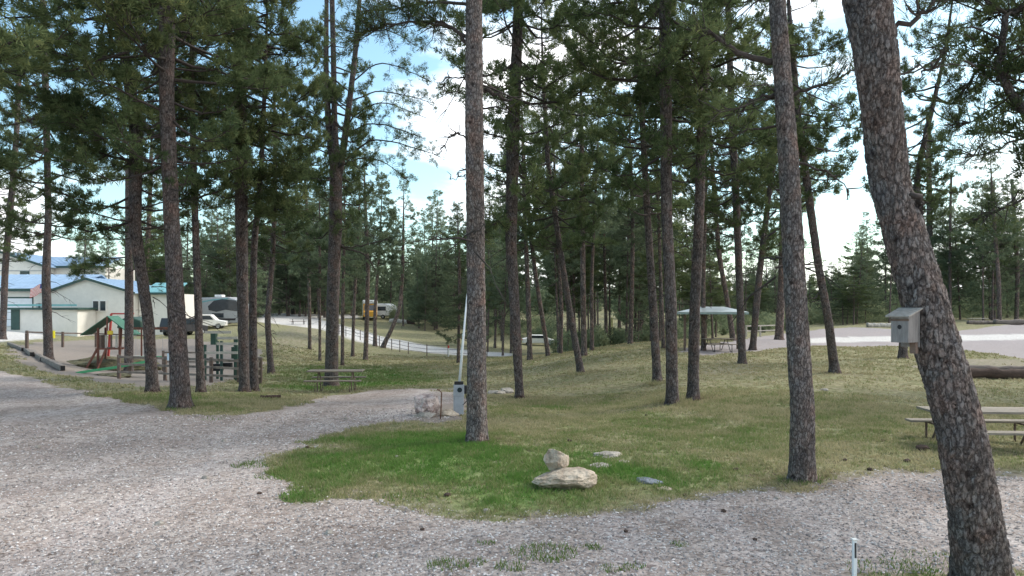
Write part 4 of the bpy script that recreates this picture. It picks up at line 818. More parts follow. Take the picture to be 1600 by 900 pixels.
w1 = LX(152); MB().box(((x1 + w1) / 2, 6, (ez - .05) / 2), (w1 - x1 - .02, 8, ez - .05)).build('wing_wall', WALL, r)
seg_roof(r, (x1 - 5.2, 6, LZ(398)), (w1 + .3, 6, LZ(398)), (w1 + .3, 1.5, ez), (x1 + .6, 1.5, ez), ROOFB); MB().box(((x1 + w1) / 2 + .3, 1.42, ez + .0), (w1 - x1, .08, .28)).build('fascia', TRIM, r)
f = MB().box((LX(39), -.04, LZ(429)), (1.25, .1, .9)).build('window', TRIM, r); MB().box((LX(39), -.1, LZ(429)), (1.05, .04, .72)).build('pane', GLASS, f)
MB().box(((x0 + x1) / 2, -.03, LZ(423)), (x1 - x0, .05, .12)).build('wall_band', GREYL, r)
# front building
d = 82; gz = hz(wx(100, d), d) - .4
r = empty('garage_building', (wx(100, d), d, gz), 0, 'front white garage with roll-up door and low blue roof', 'building', 'white garages')
ox, oy, oz = r.location
a0, a1 = LX(-30), LX(88); e1, p1 = LZ(453), LZ(428)
MB().box(((a0 + a1) / 2, 4, e1 / 2), (a1 - a0, 8, e1)).build('wall', WALL, r)
seg_roof(r, (a0 - .3, 4, p1), (LX(128), 4, p1), (LX(92), -.6, e1), (a0 - .3, -.6, e1), ROOFB); seg_roof(r, (LX(128), 4, p1), (a0 - .3, 4, p1), (a0 - .3, 8.4, e1), (LX(128), 8.4, e1), ROOFB)
MB().box(((a0 + a1) / 2, -.66, e1 - .02), (a1 - a0 + .5, .08, .32)).build('fascia', TRIM, r)
# gabled cross wing
c0_, c1_, cm = LX(86), LX(216), LX(146); e2, p2 = LZ(457), LZ(436)
MB().prism([(c0_, 0), (c1_, 0), (c1_, e2), (cm, p2), (c0_, e2)], 'y', -1.2, 5).build('gable_wall', WALL, r)
seg_roof(r, (cm, -1.5, p2), (cm, 9.2, p2), (c1_ + .4, 9.2, e2 - .12), (c1_ + .4, -1.5, e2 - .12), ROOFB); seg_roof(r, (cm, 9.2, p2), (cm, -1.5, p2), (c0_ - .4, -1.5, e2 - .12), (c0_ - .4, 9.2, e2 - .12), ROOFB)
MB().bar((cm, -1.56, p2), (c1_ + .4, -1.56, e2 - .1), .05, .26).bar((cm, -1.56, p2), (c0_ - .4, -1.56, e2 - .1), .05, .26).build('verge_trim', TRIM, r)
# garage door: panels
gd = MB().box((LX(30), -.03, LZ(487)), (3.2, .06, LZ(464) - LZ(510))).build('garage_door', TRIM, r)
for k in range(4):
    h_ = (LZ(466) - LZ(510)) / 4; MB().box((LX(30), -.08, LZ(510) + h_ * (k + .5)), (3.0, .05, h_ - .04)).build('door_panel', DOORW, gd)
for px in (60, 64): MB().box((LX(px), -.04, LZ(490)), (.5, .06, 2.3)).build('side_door', GREYL, r)
# low lean-to with dark roof edge, windows
lz = LZ(483); MB().box((LX(112), -3.0, lz / 2 - .02), (LX(160) - LX(64), 3.4, lz - .1)).build('annex_wall', WALL, r)
MB().box((LX(112), -3.1, lz + .06), (LX(163) - LX(60), 4.0, .22)).build('annex_roof', TRIM, r); MB().box((LX(112), -5.13, LZ(477)), (LX(163) - LX(62), .05, .2)).build('annex_fascia', ROOFT, r)
MB().box((LX(69), -4.75, LZ(498)), (.9, .08, 2.2)).build('annex_door', TRIM, r)
for px in (160, 171):
    f = MB().box((LX(px), -1.26, LZ(478)), (.75, .1, 1.25)).build('window', WHITE, r); MB().box((LX(px), -1.33, LZ(478)), (.55, .05, 1.05)).build('pane', GLASS, f)
# right wing under the teal roof
g0, g1 = LX(217), LX(274); MB().box(((g0 + g1) / 2, 3, LZ(459) / 2), (g1 - g0, 6, LZ(459))).build('wall', WALL, r)
seg_roof(r, (g0 + .45, 3, LZ(442)), (LX(274), 3, LZ(442)), (g1 + .3, -.5, LZ(458)), (g0 + .45, -.5, LZ(458)), ROOFT); MB().box(((g0 + g1) / 2 + .3, -.55, LZ(459)), (g1 - g0, .08, .2)).build('fascia', TRIM, r)
# flag on its pole, half hidden by the tagged pine
b = A(71, 66); r = empty('flag_pole', b, 0, 'pole with a drooping red and white striped flag before the blue garage roof', 'flag')
MB().tube([(0, 0, 0), (0, 0, 6.2)], [.05, .03], 8).build('pole', GSTL, r, smooth=True)
FW, FR, FB = WHITE, REDP, mat('flag_blue', (.03, .05, .2), .8, .1, 5)
def flag():
    me = bpy.data.meshes.new('flag_cloth'); nx, nz = 12, 13; V_ = []; F_ = []; mi = []
    for i in range(nx + 1):
        for j in range(nz + 1):
            u, v_ = i / nx, j / nz; V_.append((-.02 - u * 1.35, .07 * math.sin(u * 9 + v_ * 2) , 5.0 - v_ * .8 - u * .55 + .05 * math.sin(u * 6)))
    for i in range(nx):
        for j in range(nz):
            F_.append((i * (nz + 1) + j, i * (nz + 1) + j + 1, (i + 1) * (nz + 1) + j + 1, (i + 1) * (nz + 1) + j)); mi.append(2 if (i < 4 and j < 7) else (j % 2))
    me.from_pydata(V_, [], F_)
    for p, k in zip(me.polygons, mi): p.material_index = k; p.use_smooth = True
    for mm in (FR, FW, FB): me.materials.append(mm)
    link(bpy.data.objects.new('flag_cloth', me), r)
flag()
# bin by the garage door
b = A(48, 78); r = empty('trash_bin', b, 0, 'dark wheeled bin standing beside the garage door', 'bin'); MB().box((0, 0, .85), (1.1, .9, 1.5), taper=1.12).build('body', BLK, r, bevel=.03); MB().box((0, -.03, 1.65), (1.3, 1.05, .1)).build('lid', BLK, r, bevel=.03); MB().box((0, 0, 2.0), (.95, .8, .35)).build('load', DSTL, r, bevel=.05)

# ------------------------------------------------------------------ vehicles
def wheel(parent, x, y, rad=.36, wd=.24):
    o = MB().tube([(x, y - wd / 2, rad), (x, y + wd / 2, rad)], rad, 18).build('wheel', BLK, parent); MB().tube([(x, y - wd / 2 - .01, rad), (x, y + wd / 2 + .01, rad)], rad * .55, 12).build('rim', GREYL, o)
def car(name, loc, rz, label, cat, paint, prof, glassprof, W_=1.8, group=None):
    r = empty(name, loc, rz, label, cat, group); MB().prism(prof, 'y', -W_ / 2, W_ / 2).build('body', paint, r, bevel=.05)
    for s in (-1, 1): MB().prism(glassprof, 'y', s * (W_ / 2 + .005) - .01, s * (W_ / 2 + .005) + .01).build('side_window', GLASS, r)
    x0, x1 = min(p[0] for p in prof), max(p[0] for p in prof)
    for x in (x0 + .85, x1 - .85):
        for y in (-W_ / 2 + .12, W_ / 2 - .12): wheel(r, x, y)
    for s in (-1, 1): MB().box((x1 + .0, s * (W_ / 2 - .25), .72), (.06, .3, .14)).build('headlight', GREYL, r); MB().box((x0 - .0, s * (W_ / 2 - .22), .8), (.06, .25, .2)).build('tail_light', REDP, r)
    return r
sedan = [(-2.25, .35), (2.25, .35), (2.3, .7), (1.4, .95), (.6, 1.42), (-1.0, 1.45), (-1.75, 1.02), (-2.3, .95)]; sg = [(1.15, .98), (.5, 1.36), (-.95, 1.38), (-1.5, 1.02)]
car('parked_car', A(842, 101), R(3), 'white car parked behind the slim pines beyond the hollow', 'car', WHITE, sedan, sg)
suvp = [(-2.3, .4), (2.3, .4), (2.35, .95), (1.3, 1.12), (.7, 1.75), (-2.1, 1.8), (-2.35, 1.0)]; sgs = [(1.0, 1.15), (.6, 1.62), (-1.95, 1.66), (-2.1, 1.15)]
car('parked_suv', A(288, 74), R(70), 'dark parked car with red tail light right of the thickest pine', 'car', DSTL, suvp, sgs)
car('parked_pickup', A(322, 88), R(12), 'white parked vehicle in front of the camper', 'car', WHITE, suvp, sgs)
# camper with dark swooping front
b = A(346, 93); r = empty('camper', b, R(-6), 'tall grey camper with a dark swooping window panel', 'camper')
MB().prism([(-2.6, .5), (2.9, .5), (2.9, 1.5), (3.3, 2.3), (2.9, 3.3), (1.6, 3.75), (-2.6, 3.65)], 'y', -1.25, 1.25).build('body', GREYL, r, bevel=.08)
MB().prism([(-1.0, 2.1), (-1.1, 2.6), (-.3, 3.3), (.8, 3.5), (2.6, 3.3), (2.95, 2.4), (2.7, 1.95), (1.2, 2.15), (0, 1.9)], 'y', -1.30, -1.24).build('dark_panel', GLASS, r)
MB().box((.2, -1.27, 1.45), (1.5, .06, .55)).build('window', GLASS, r); MB().prism([(-2.4, 3.1), (-.6, 3.45), (1.6, 3.62), (1.5, 3.5), (-.6, 3.3), (-2.4, 2.95)], 'y', -1.29, -1.24).build('stripe', ROOFT, r); MB().box((0, -1.27, .95), (5.0, .05, .25)).build('skirt_stripe', DSTL, r)
for x in (-1.2, -.3): wheel(r, x, -1.1, .38)
MB().box((-.2, 0, 3.9), (1.0, .9, .3)).build('roof_unit', WHITE, r, bevel=.05)
# orange and white truck
b = A(578, 122); r = empty('box_truck', b, R(-78), 'small orange and white truck under the trees beyond the road', 'truck')
MB().prism([(1.2, .5), (3.2, .5), (3.25, 1.3), (2.75, 1.5), (2.35, 2.5), (1.2, 2.6)], 'y', -1.1, 1.1).build('cab', ORG, r, bevel=.05); MB().prism([(2.83, 1.5), (2.43, 2.4), (2.37, 2.4), (2.77, 1.5)], 'y', -.95, .95).build('windscreen', GLASS, r)
MB().box((-1.2, 0, 1.9), (4.7, 2.4, 2.6)).build('cargo_box', WHITE, r, bevel=.06); MB().box((1.7, 0, 2.9), (1.4, 2.4, .6)).build('box_overhang', WHITE, r, bevel=.1)
for x in (-2.4, 2.3):
    for y in (-1.0, 1.0): wheel(r, x, y, .42)
for s in (-1, 1): MB().box((3.27, s * .8, .95), (.05, .3, .2)).build('headlight', GREYL, r)
b = A(603, 126); r = empty('travel_trailer', b, R(-20), 'rounded white trailer right of the orange and white truck', 'trailer'); MB().prism([(-1.6, .5), (1.6, .5), (1.9, 1.4), (1.4, 2.3), (.6, 2.6), (-1.3, 2.6), (-1.8, 1.9)], 'y', -1.05, 1.05).build('body', WHITE, r, bevel=.12)
MB().box((-.2, -1.07, 1.75), (1.6, .05, .7)).build('window', GLASS, r); wheel(r, 0, -.95)

# ------------------------------------------------------------------ playground
def PB(px, d, z=0): p = A(px, d); return p
b = A(176, 40); r = empty('swing_set', b, R(8), 'wooden swing set tower with green canvas roof and red framed swings', 'play tower')
def tw(px, py, d_=40): return tuple(W(px, py, d_) - b)
fr = REDW
for x in (-.55, .55):
    for y in (-.5, .5): MB().bar((x, y, -.1), (x, y, 2.35), .1, .1).build('post', fr, r)
MB().box((0, 0, 1.22), (1.3, 1.2, .08)).build('deck', fr, r)
# canopy: a long green slope falling left, smaller one right
for sg_, c in ((-1, GRN), (1, GRN)):
    x_ = -1.35 if sg_ < 0 else 1.2; z_ = 2.0
    MB().add([(.0, -.75, 3.0), (.0, .75, 3.0), (x_, .75, z_), (x_, -.75, z_), (.0, -.75, 2.95), (.0, .75, 2.95), (x_, .75, z_ - .05), (x_, -.75, z_ - .05)], [(0, 1, 2, 3), (7, 6, 5, 4), (0, 3, 7, 4), (1, 5, 6, 2), (3, 2, 6, 7), (0, 4, 5, 1)]).build('canopy', c, r)
MB().bar((0, -.74, 2.95), (0, -.74, 2.2), .07, .07).build('canopy_post', fr, r)
for k in range(5): MB().box((-.55 + .05, -.0 + (k - 2) * .2, 1.6), (.03, .16, .7)).build('side_board', BRNW, r)
for k in range(4): MB().box((-.4 + k * .27, -.56, 1.62), (.1, .03, .7)).build('railing_board', WOODP if k % 2 else BRNW, r)
MB().box((.1, -.6, 2.1), (.3, .08, .22)).build('yellow_wheel', YEL, r, bevel=.04)
MB().bar((-.6, -.55, .1), (-1.15, -.62, -.05), .05, .05).bar((-.65, -.3, 1.2), (-1.25, -.5, -.05), .09, .09).build('ladder', fr, r)
MB().bar((-.5, -.8, 1.2), (-.95, -1.3, .0), .08, .08).bar((-.05, -.8, 1.2), (-.35, -1.3, .0), .08, .08).build('ladder', fr, r)
# swing beam with A-frame legs at the right
MB().bar((.6, 0, 2.3), (3.3, 0, 2.3), .12, .14).build('swing_beam', fr, r)
for y in (-.8, .8): MB().bar((3.2, 0, 2.35), (3.5, y, -.1), .1, .1).build('swing_leg', fr, r)
for x in (1.4, 2.4):
    s_ = MB().box((x, 0, .75), (.42, .18, .04)).build('swing_seat', SLIDE, r); MB().bar((x - .2, 0, .75), (x - .2, 0, 2.3), .015, .015).bar((x + .2, 0, .75), (x + .2, 0, 2.3), .015, .015).build('chain', GSTL, s_)
MB().bar((-.8, 1.4, 0), (-.6, 1.4, 3.1), .1, .1).bar((-.6, 1.4, 3.1), (.6, 1.4, 3.1), .08, .08).build('red_frame', REDP, r)
# slide
b2 = A(158, 33.5); r = empty('slide', b2, R(12), 'long bright green slide running down to the playground dirt', 'slide')
Pt = [(-1.0, 0, .05), (-.7, 0, .1), (.5, 0, .26), (1.6, 0, .46), (2.2, 0, .58)]
m = MB()
for i in range(len(Pt) - 1):
    for y, hh in ((-.16, .1), (.16, .14)): p, q2 = Vector(Pt[i]) + Vector((0, y, .05)), Vector(Pt[i + 1]) + Vector((0, y, .05)); m.bar(p, q2, .035, .1)
m.build('side_rail', SLIDE, r); m = MB()
for i in range(len(Pt) - 1): m.bar(Pt[i], Pt[i + 1], .3, .02)
m.build('chute', SLIDE, r); MB().bar((1.2, 0, .0), (1.2, 0, .36), .08, .4).build('support', BRNW, r)
# green canopied swing behind
b3 = A(213, 44); r = empty('canopy_swing', b3, R(-5), 'small play frame with a dark green canopy behind the slim pine', 'swing')
MB().prism([(-.8, 2.3), (.8, 2.3), (.7, 2.75), (0, 3.0), (-.7, 2.8)], 'y', -.7, .7).build('canopy', DGRN, r, bevel=.05)
for x in (-.7, .7):
    for y in (-.6, .6): MB().bar((x, y, -.1), (x * .9, y * .8, 2.35), .09, .09).build('post', REDW, r)
MB().box((0, 0, .6), (1.2, .5, .08)).build('seat', WOODP, r)
# climber of green posts and pale boards
b4 = A(347, 31.5); r = empty('play_climber', b4, R(4), 'open play climber of dark green posts and pale boards', 'climber')
PXM = F / 31.5
for px, y, top in ((321, 0, 1.6), (345, .1, 1.75), (356, 1.0, 1.9), (369, 0, 1.9), (326, 1.2, 1.7)): MB().box(((px - 347) / PXM, y, top / 2 - .05), (.1, .1, top)).build('post', DGRN if px != 345 else TRIM, r)
for py, xa, xb in ((519, 322, 362), (528, 340, 372), (537, 340, 372), (551, 322, 372)): MB().box((((xa + xb) / 2 - 347) / PXM, -.1, wz(py, 31.5) - b4.z), ((xb - xa) / PXM, .05, .11)).build('board', WOODP, r)
for px, py, sx, sy in ((364, 552, .32, .5), (334, 575, .5, .3), (350, 572, .4, .22), (330, 530, .2, .5)): MB().box(((px - 347) / PXM, .4, max(wz(py, 31.5) - b4.z, .2)), (sx, .3, sy)).build('panel', DGRN if py < 560 else BLK, r)
# rail fences round the playground
def rail_fence(pts, label, hp=1.0, rails=(.45, .9), m=BRNW, pw=.12, name='rail_fence', cat='fence', rm=None, gap=2.2):
    P_ = [A(px, d) for px, d in pts]; L_ = [P_[0]]
    for a_, b_ in zip(P_[:-1], P_[1:]):
        n_ = max(1, round((b_ - a_).length / gap))
        for k in range(1, n_ + 1): q_ = a_.lerp(b_, k / n_); q_.z = hz(q_.x, q_.y); L_.append(q_)
    r = empty(name, L_[0], 0, label, cat); pm = None
    for p in L_:
        if pm is None: pm = MB().box((0, 0, hp / 2 - .1), (pw, pw, hp + .2)).build('post', m, r); o = pm
        else: o = link(bpy.data.objects.new('post', pm.data), r)
        o.location = p - L_[0]
    for a_, b_ in zip(L_[:-1], L_[1:]):
        for h in rails:
            off = Vector((0, -pw * .55, h)); MB().bar(a_ - L_[0] + off, b_ - L_[0] + off, .05, .09).build('rail', rm or m, r)
    return r
rail_fence([(42, 44), (42, 52), (150, 56), (230, 56)], 'dark rail fence closing the back of the playground', 1.15, (1.05,), BRNW, .14, gap=3.0)
rail_fence([(186, 30), (258, 30), (330, 29), (373, 29), (407, 30)], 'low rail fence along the front of the playground', 1.0, (.3, .62, .92), BRNW, .11, rm=TIMB, gap=2.0)
rail_fence([(255, 40), (318, 40), (372, 41)], 'rail fence right of the swing set, behind the front fence', 1.1, (.5, 1.0), BRNW, .1, rm=TIMB, gap=2.4)
rail_fence([(1166, 62), (1188, 63), (1215, 64)], 'pale two railed fence behind the shelter by the gravel lot', 1.05, (.55, .98), WOODP, .12, gap=2.6, rm=WOODP)
b = A(267.5, 29.8); r = empty('fence_sign', (b.x, b.y - .14, b.z), 0, 'small pale blue notice on the front playground fence', 'sign'); MB().box((0, 0, .98), (.2, .02, .28)).build('sign_board', mat('pale_blue_board', (.6, .72, .82), .5, .05, 4), r); MB().box((0, .03, .55), (.04, .03, 1.1)).build('stake', BRNW, r)
# wire fence along the far road
P_ = [A(px, d) for px, d in ((530, 80), (575, 73), (612, 67), (638, 64), (667, 62), (700, 60.5), (732, 60), (790, 60))]; r = empty('wire_fence', P_[0], 0, 'thin wire fence on small posts in front of the curving white road', 'fence'); pm = None
L_ = []
for a_, b_ in zip(P_[:-1], P_[1:]):
    n_ = max(1, round((b_ - a_).length / 1.9))
    for k in range(n_): q_ = a_.lerp(b_, k / n_); q_.z = hz(q_.x, q_.y); L_.append(q_)
for p in L_:
    if pm is None: pm = MB().box((0, 0, .5), (.07, .07, 1.1)).build('post', BRNW, r); o = pm
    else: o = link(bpy.data.objects.new('post', pm.data), r)
    o.location = p - P_[0]
for h in (.35, .65, .95): m = MB(); m.tube([p - P_[0] + Vector((0, 0, h)) for p in L_], .016, 4); m.build('wire', DSTL, r)
b = A(701, 60.4); r = empty('road_marker', b, 0, 'tiny red marker post by the far wire fence', 'marker'); MB().tube([(0, -.1, 0), (0, -.1, .75)], .05, 8).build('stake', WHITE, r); MB().tube([(0, -.1, .76), (0, -.1, .98)], .065, 8).build('red_cap', REDP, r)
# landscape timbers in a stepped row at the left
for k, (xa, ya, xb, yb, wd) in enumerate([(14, 540, 36, 549, .2), (34, 545, 50, 557, .22), (50, 553, 66, 565, .22), (64, 563, 82, 572, .24), (80, 571, 98, 580, .26)]):
    a_, b_ = G(xa, ya), G(xb, yb); a_.z += .14; b_.z += .14; mid_ = (a_ + b_) / 2; r = empty('landscape_timber', mid_, 0, ['farthest short timber of the stepped row at the left edge', 'second timber from the far end of the stepped row', 'middle timber of the stepped row by the gravel', 'second nearest timber of the stepped row', 'nearest timber of the stepped row, with a dark cut end'][k], 'timber', 'stepped row of landscape timbers')
    MB().bar(a_ - mid_, b_ - mid_, .22, wd).build('timber', TIMB, r, bevel=.02); MB().bar(b_ - mid_, (b_ - mid_) * 1.02, .18, wd * .8).build('cut_end', BLK, r)
# bench-like logs and earth things of the playground
for px, d_, w_, lb in ((175, 33, .5, 'low heap of brown bark and soil on the playground dirt'), (168, 41, 1.7, 'brown shrub-covered mound behind the play tower')):
    p = A(px, d_); o = MB().build('x', TIMB) if False else None
    me = bpy.data.meshes.new('earth_mound'); bm = bmesh.new(); bmesh.ops.create_icosphere(bm, subdivisions=4, radius=1)
    for v in bm.verts: q_ = mnoise.fractal(v.co * 2.2 + Vector((px, 0, 0)), .8, 2, 5); v.co = Vector((v.co.x * w_ * 1.6, v.co.y * w_, v.co.z * w_ * (.28 if w_ < 1 else .42))) * (1 + .22 * q_)
    bm.to_mesh(me); bm.free(); me.materials.append(mat('mound_soil', (.13, .105, .07), .95, .4, 6, .8, 30, col2=(.2, .19, .1))); o = link(bpy.data.objects.new('earth_mound', me)); o.location = p; tag(o, lb, 'mound')

# ------------------------------------------------------------------ rocks
def rock(name, loc, size, m, label, seed, rz=0, planes=14, rough=.07, group=None, sub=5, tilt=0):
    rd = random.Random(seed); me = bpy.data.meshes.new(name); bm = bmesh.new(); bmesh.ops.create_icosphere(bm, subdivisions=sub, radius=1)
    pls = [(Vector([rd.gauss(0, 1) for _ in range(3)]).normalized(), rd.uniform(.62, .9)) for _ in range(planes)]
    for v in bm.verts:
        c = v.co.copy()
        for n_, h in pls:
            e_ = c.dot(n_) - h
            if e_ > 0: c -= n_ * e_ * .92
        c *= 1 + rough * mnoise.fractal(c * 2.5 + Vector((seed, 0, 0)), .9, 2, 6) + rough * .5 * mnoise.ridged_multi_fractal(c * 3 + Vector((0, seed, 0)), .9, 2, 4, 1, 2) - rough * .6
        v.co = Vector((c.x * size[0], c.y * size[1], c.z * size[2]))
    bm.to_mesh(me); bm.free(); me.materials.append(m); o = link(bpy.data.objects.new(name, me)); o.location = loc; o.rotation_euler = (0, tilt, rz); tag(o, label, 'rock', group); return o
b = A(880, 10.55); rock('rock', (b.x, b.y, b.z + .11), (.50, .33, .185), ROCKA, 'wide flat cream boulder lying on the bright grass', 21, R(4), 16, .09)
rock('rock', (A(870, 10.75).x, 10.75, wz(719, 10.75)), (.19, .17, .185), ROCKA, 'upright pointed stone resting on the back of the wide cream boulder', 8, R(20), 12, .08, tilt=.15)
b = G(667, 650); rock('rock', (b.x, b.y + .1, b.z + .25), (.38, .32, .33), ROCKB, 'pink and white boulder beside the grey utility post', 5, R(15), 12, .16)
rock('rock', (b.x - .02, b.y - .22, b.z + .03), (.3, .16, .1), ROCKC, 'small dark stone at the foot of the pink boulder', 11, 0, 12, .15)
b = G(700, 650); rock('rock', (b.x, b.y, b.z + .05), (.26, .17, .12), ROCKA, 'low buff stone right of the pink boulder', 12, R(10), 12, .1)
for px, py, s, lb, sd_ in ((775, 615, .32, 'left of the flat grey stones right of the bare middle pine', 31), (792, 613, .36, 'right of the flat grey stones right of the bare middle pine', 32), (952, 712, .30, 'upper half buried pale stone in the grass right of the boulders', 33), (938, 728, .20, 'lower half buried pale stone in the grass right of the boulders', 34), (1012, 753, .24, 'dark blue-grey slab half sunk in the grass', 35), (1038, 764, .13, 'small tan stone at the lower end of the dark slab', 36), (1289, 610, .15, 'small pale rock alone on the grass by the leaning dark pine', 37), (975, 722, .12, 'small flat stone below the half buried pale stones', 38)):
    b = G(px, py); flat_ = .2 if py > 690 else .4
    rock('rock', (b.x, b.y, b.z + s * flat_ * .1), (s, s * .8, s * flat_), ROCKD if 'dark' in lb and 'slab' in lb and sd_ == 35 else ROCKA if sd_ == 36 else ROCKC, lb, sd_, R(-25 if sd_ == 35 else 10), 12, .12, sub=4)

# ------------------------------------------------------------------ utility post, pipe, rusty stake, marker
b = G(717, 648); r = empty('utility_post', b, R(4), 'grey utility post with a black top and dark fittings', 'utility post')
MB().box((0, 0, .22), (.235, .16, .5)).build('base_box', GREYP, r, bevel=.008); MB().box((0, 0, .6), (.26, .18, .28)).build('meter_box', GREYP, r, bevel=.01); MB().box((.0, 0, .78), (.22, .16, .07)).build('cap', BLK, r, bevel=.01)
MB().tube([(.02, -.1, .62), (.02, -.13, .62)], .06, 14).build('dial', GLASS, r); MB().box((.15, -.02, .62), (.09, .12, .2)).build('outlet_box', BLK, r, bevel=.01); MB().tube([(.17, 0, .52), (.2, -.02, .35), (.1, -.08, .25)], .012, 6).build('cable', BLK, r)
MB().box((-.125, 0, .3), (.02, .12, .55)).build('side_strip', GREYL, r)
D = b.y; r = empty('white_pipe', b, 0, 'long thin white pipe leaning from the grey utility post', 'pipe'); tp = W(730, 459, D + .3) - b; bt = W(718, 598, D + .1) - b
MB().tube([tuple(bt), tuple(bt.lerp(tp, .5)), tuple(tp)], [.036, .03, .018], 10).build('pipe', PVC, r, smooth=True); MB().tube([tuple(bt.lerp(tp, .52)), tuple(bt.lerp(tp, .54))], .038, 10).build('collar', PVC, r)
b = G(688, 655); r = empty('rusty_stake', b, 0, 'thin rusty stake with a bent top beside the pink boulder', 'stake'); MB().tube([(0, 0, -.05), (.02, 0, .3), (.03, 0, .62), (-.03, 0, .68), (-.08, 0, .69)], .016, 7).build('rod', RUST, r, smooth=True)
b = A(1335, 6.75); r = empty('marker_post', b, 0, 'slim white marker post with a dark stripe standing in the gravel', 'marker post')
MB().box((0, 0, .18), (.036, .036, .5)).build('post', PVC, r, bevel=.006); MB().box((.002, -.0185, .34), (.018, .004, .14)).build('stripe', DSTL, r); MB().box((0, 0, .437), (.05, .05, .016)).build('cap', WHITE, r, bevel=.004)

# ------------------------------------------------------------------ birdhouse on the leaning giant
D = 6.5; c = W(1413, 514, D); r = empty('birdhouse', c, R(-54), 'weathered grey birdhouse with a slanted roof nailed to the leaning pine', 'birdhouse')
hwb = .088; r.scale = (.86, .86, .95)
MB().prism([(-hwb, -.125), (hwb, -.125), (hwb, .115), (-hwb, .115)], 'y', -.10, -.085).build('front_board', BHW, r, bevel=.002)
for s in (-1, 1): MB().prism([(-.083, -.125), (.12, -.125), (.12, .165), (-.083, .112)], 'x', s * (hwb - .008) - .008, s * (hwb - .008) + .008).build('side_board', BHW, r, bevel=.002)
MB().box((0, .125, .0), (.19, .016, .34)).build('back_board', BHW, r, bevel=.002); MB().box((0, .015, -.118), (.165, .18, .014)).build('floor_board', BHW, r)
a_ = math.atan2(.053, .203); MB().box((0, -.005, .155), (.245, .30, .016), Matrix.Rotation(a_, 3, 'X')).build('roof_board', BHR, r, bevel=.002)
MB().tube([(0, -.1015, .02), (0, -.099, .02)], .021, 18).build('entrance_hole', BLK, r); MB().box((.0, -.101, .085), (.19, .006, .02)).build('painted_shadow_strip', BRNW, r)  # thin dark strip paints the shade below the roof board
MB().box((.05, .10, -.17), (.06, .06, .12)).build('mount_block', BRNW, r)

# yellow tag on the pine before the garage
b = A(76, 40.0); z_ = wz(523, 39.6); rr_t = .25
r = empty('yellow_tag', (wx(76, 39.8), b.y, z_), 0, 'yellow tag wrapped round the pine before the white garage', 'tag')
P_ = [(math.cos(t_) * .27, math.sin(t_) * .27) for t_ in np.linspace(R(190), R(350), 12)]
MB().add([(x, y, -.2) for x, y in P_] + [(x, y, .22) for x, y in P_], [(i, i + 1, i + 13, i + 12) for i in range(11)]).build('tag_sheet', YTAG, r)

# ------------------------------------------------------------------ logs, stump, litter
def log(p0, p1, rad, label, m, seed, name='fallen_log', ends=True):
    p0, p1 = Vector(p0), Vector(p1); mid_ = (p0 + p1) / 2; n_ = 26; rd = random.Random(seed); r = empty(name, mid_, 0, label, 'log')
    ax = (p1 - p0); pts = [tuple(-ax / 2 + ax * (i / n_) + Vector((0, 0, rad * .12 * math.sin(i * .8 + seed)))) for i in range(n_ + 1)]; rads = [rad * (1 + .12 * math.sin(i * 1.7 + seed) + rd.uniform(-.06, .06)) for i in range(n_ + 1)]
    m_ = MB().tube(pts, rads, 14).build('bark', m, r, smooth=True); return r
a_, b_ = A(1494, 27.5), A(1720, 27.0); a_.z += .17; b_.z += .24; log(a_, b_, .2, 'dark charred log lying across the grass at the right edge', LOGD, 3)
a_, b_ = A(1502, 27.9), A(1720, 27.4); a_.z += .3; b_.z += .42; log(a_, b_, .12, 'grey log lying on top of the charred log', LOGM, 5)
a_, b_ = A(1355, 84), A(1391, 84); a_.z += .2; b_.z += .2; log(a_, b_, .28, 'pale log at the far side of the lot left of the birdhouse', WOODP, 7)
a_, b_ = A(1553, 90), A(1690, 88); a_.z += .25; b_.z += .3; log(a_, b_, .34, 'grey log across the lot at the right edge', LOGM, 8)
a_, b_ = A(1512, 91), A(1550, 91); a_.z += .2; b_.z += .2; log(a_, b_, .25, 'short grey log beside the small far picnic table', LOGM, 9)
a_, b_ = A(608, 118), A(636, 118); a_.z += .25; b_.z += .25; log(a_, b_, .35, 'pale log on the slope right of the trailer', WOODP, 10)
a_, b_ = A(636, 118), A(648, 118); a_.z += .25; b_.z += .25; log(a_, b_, .35, 'short dark log end beside the pale log on the slope', LOGD, 12)
p = G(418, 623); a_, b_ = p + Vector((-.2, 0, .04)), p + Vector((.35, .1, .05)); log(a_, b_, .05, 'dark broken branch on the grass left of the picnic table', LOGD, 13, 'fallen_branch')
for k, (px, py, s) in enumerate(((1441, 704, .13), (1417, 722, .07))):
    p = G(px, py); rock('bark_chunk', (p.x, p.y, p.z + s * .3), (s, s * .7, s * .5), LOGD, ['larger dark lump of bark left of the leaning giant pine', 'smaller dark lump left of the leaning giant pine'][k], 50 + k, 0, 8, .15, sub=3)['category'] = 'bark'
b = G(407, 596); r = empty('wooden_post', b, 0, 'short dark wooden post right of the twin pines', 'post'); MB().box((0, 0, .5), (.14, .14, 1.05)).build('shaft', BRNW, r, bevel=.01); MB().box((0, 0, 1.04), (.18, .18, .05)).build('cap', TIMB, r)
b = A(956, 75); r = empty('pale_post', b, 0, 'thin pale yellow post beyond the crest of dry grass', 'post'); MB().tube([(0, 0, 0), (0, 0, 3.1)], .12, 8).build('shaft', mat('pale_yellow_paint', (.7, .62, .3), .6, .1, 5), r)
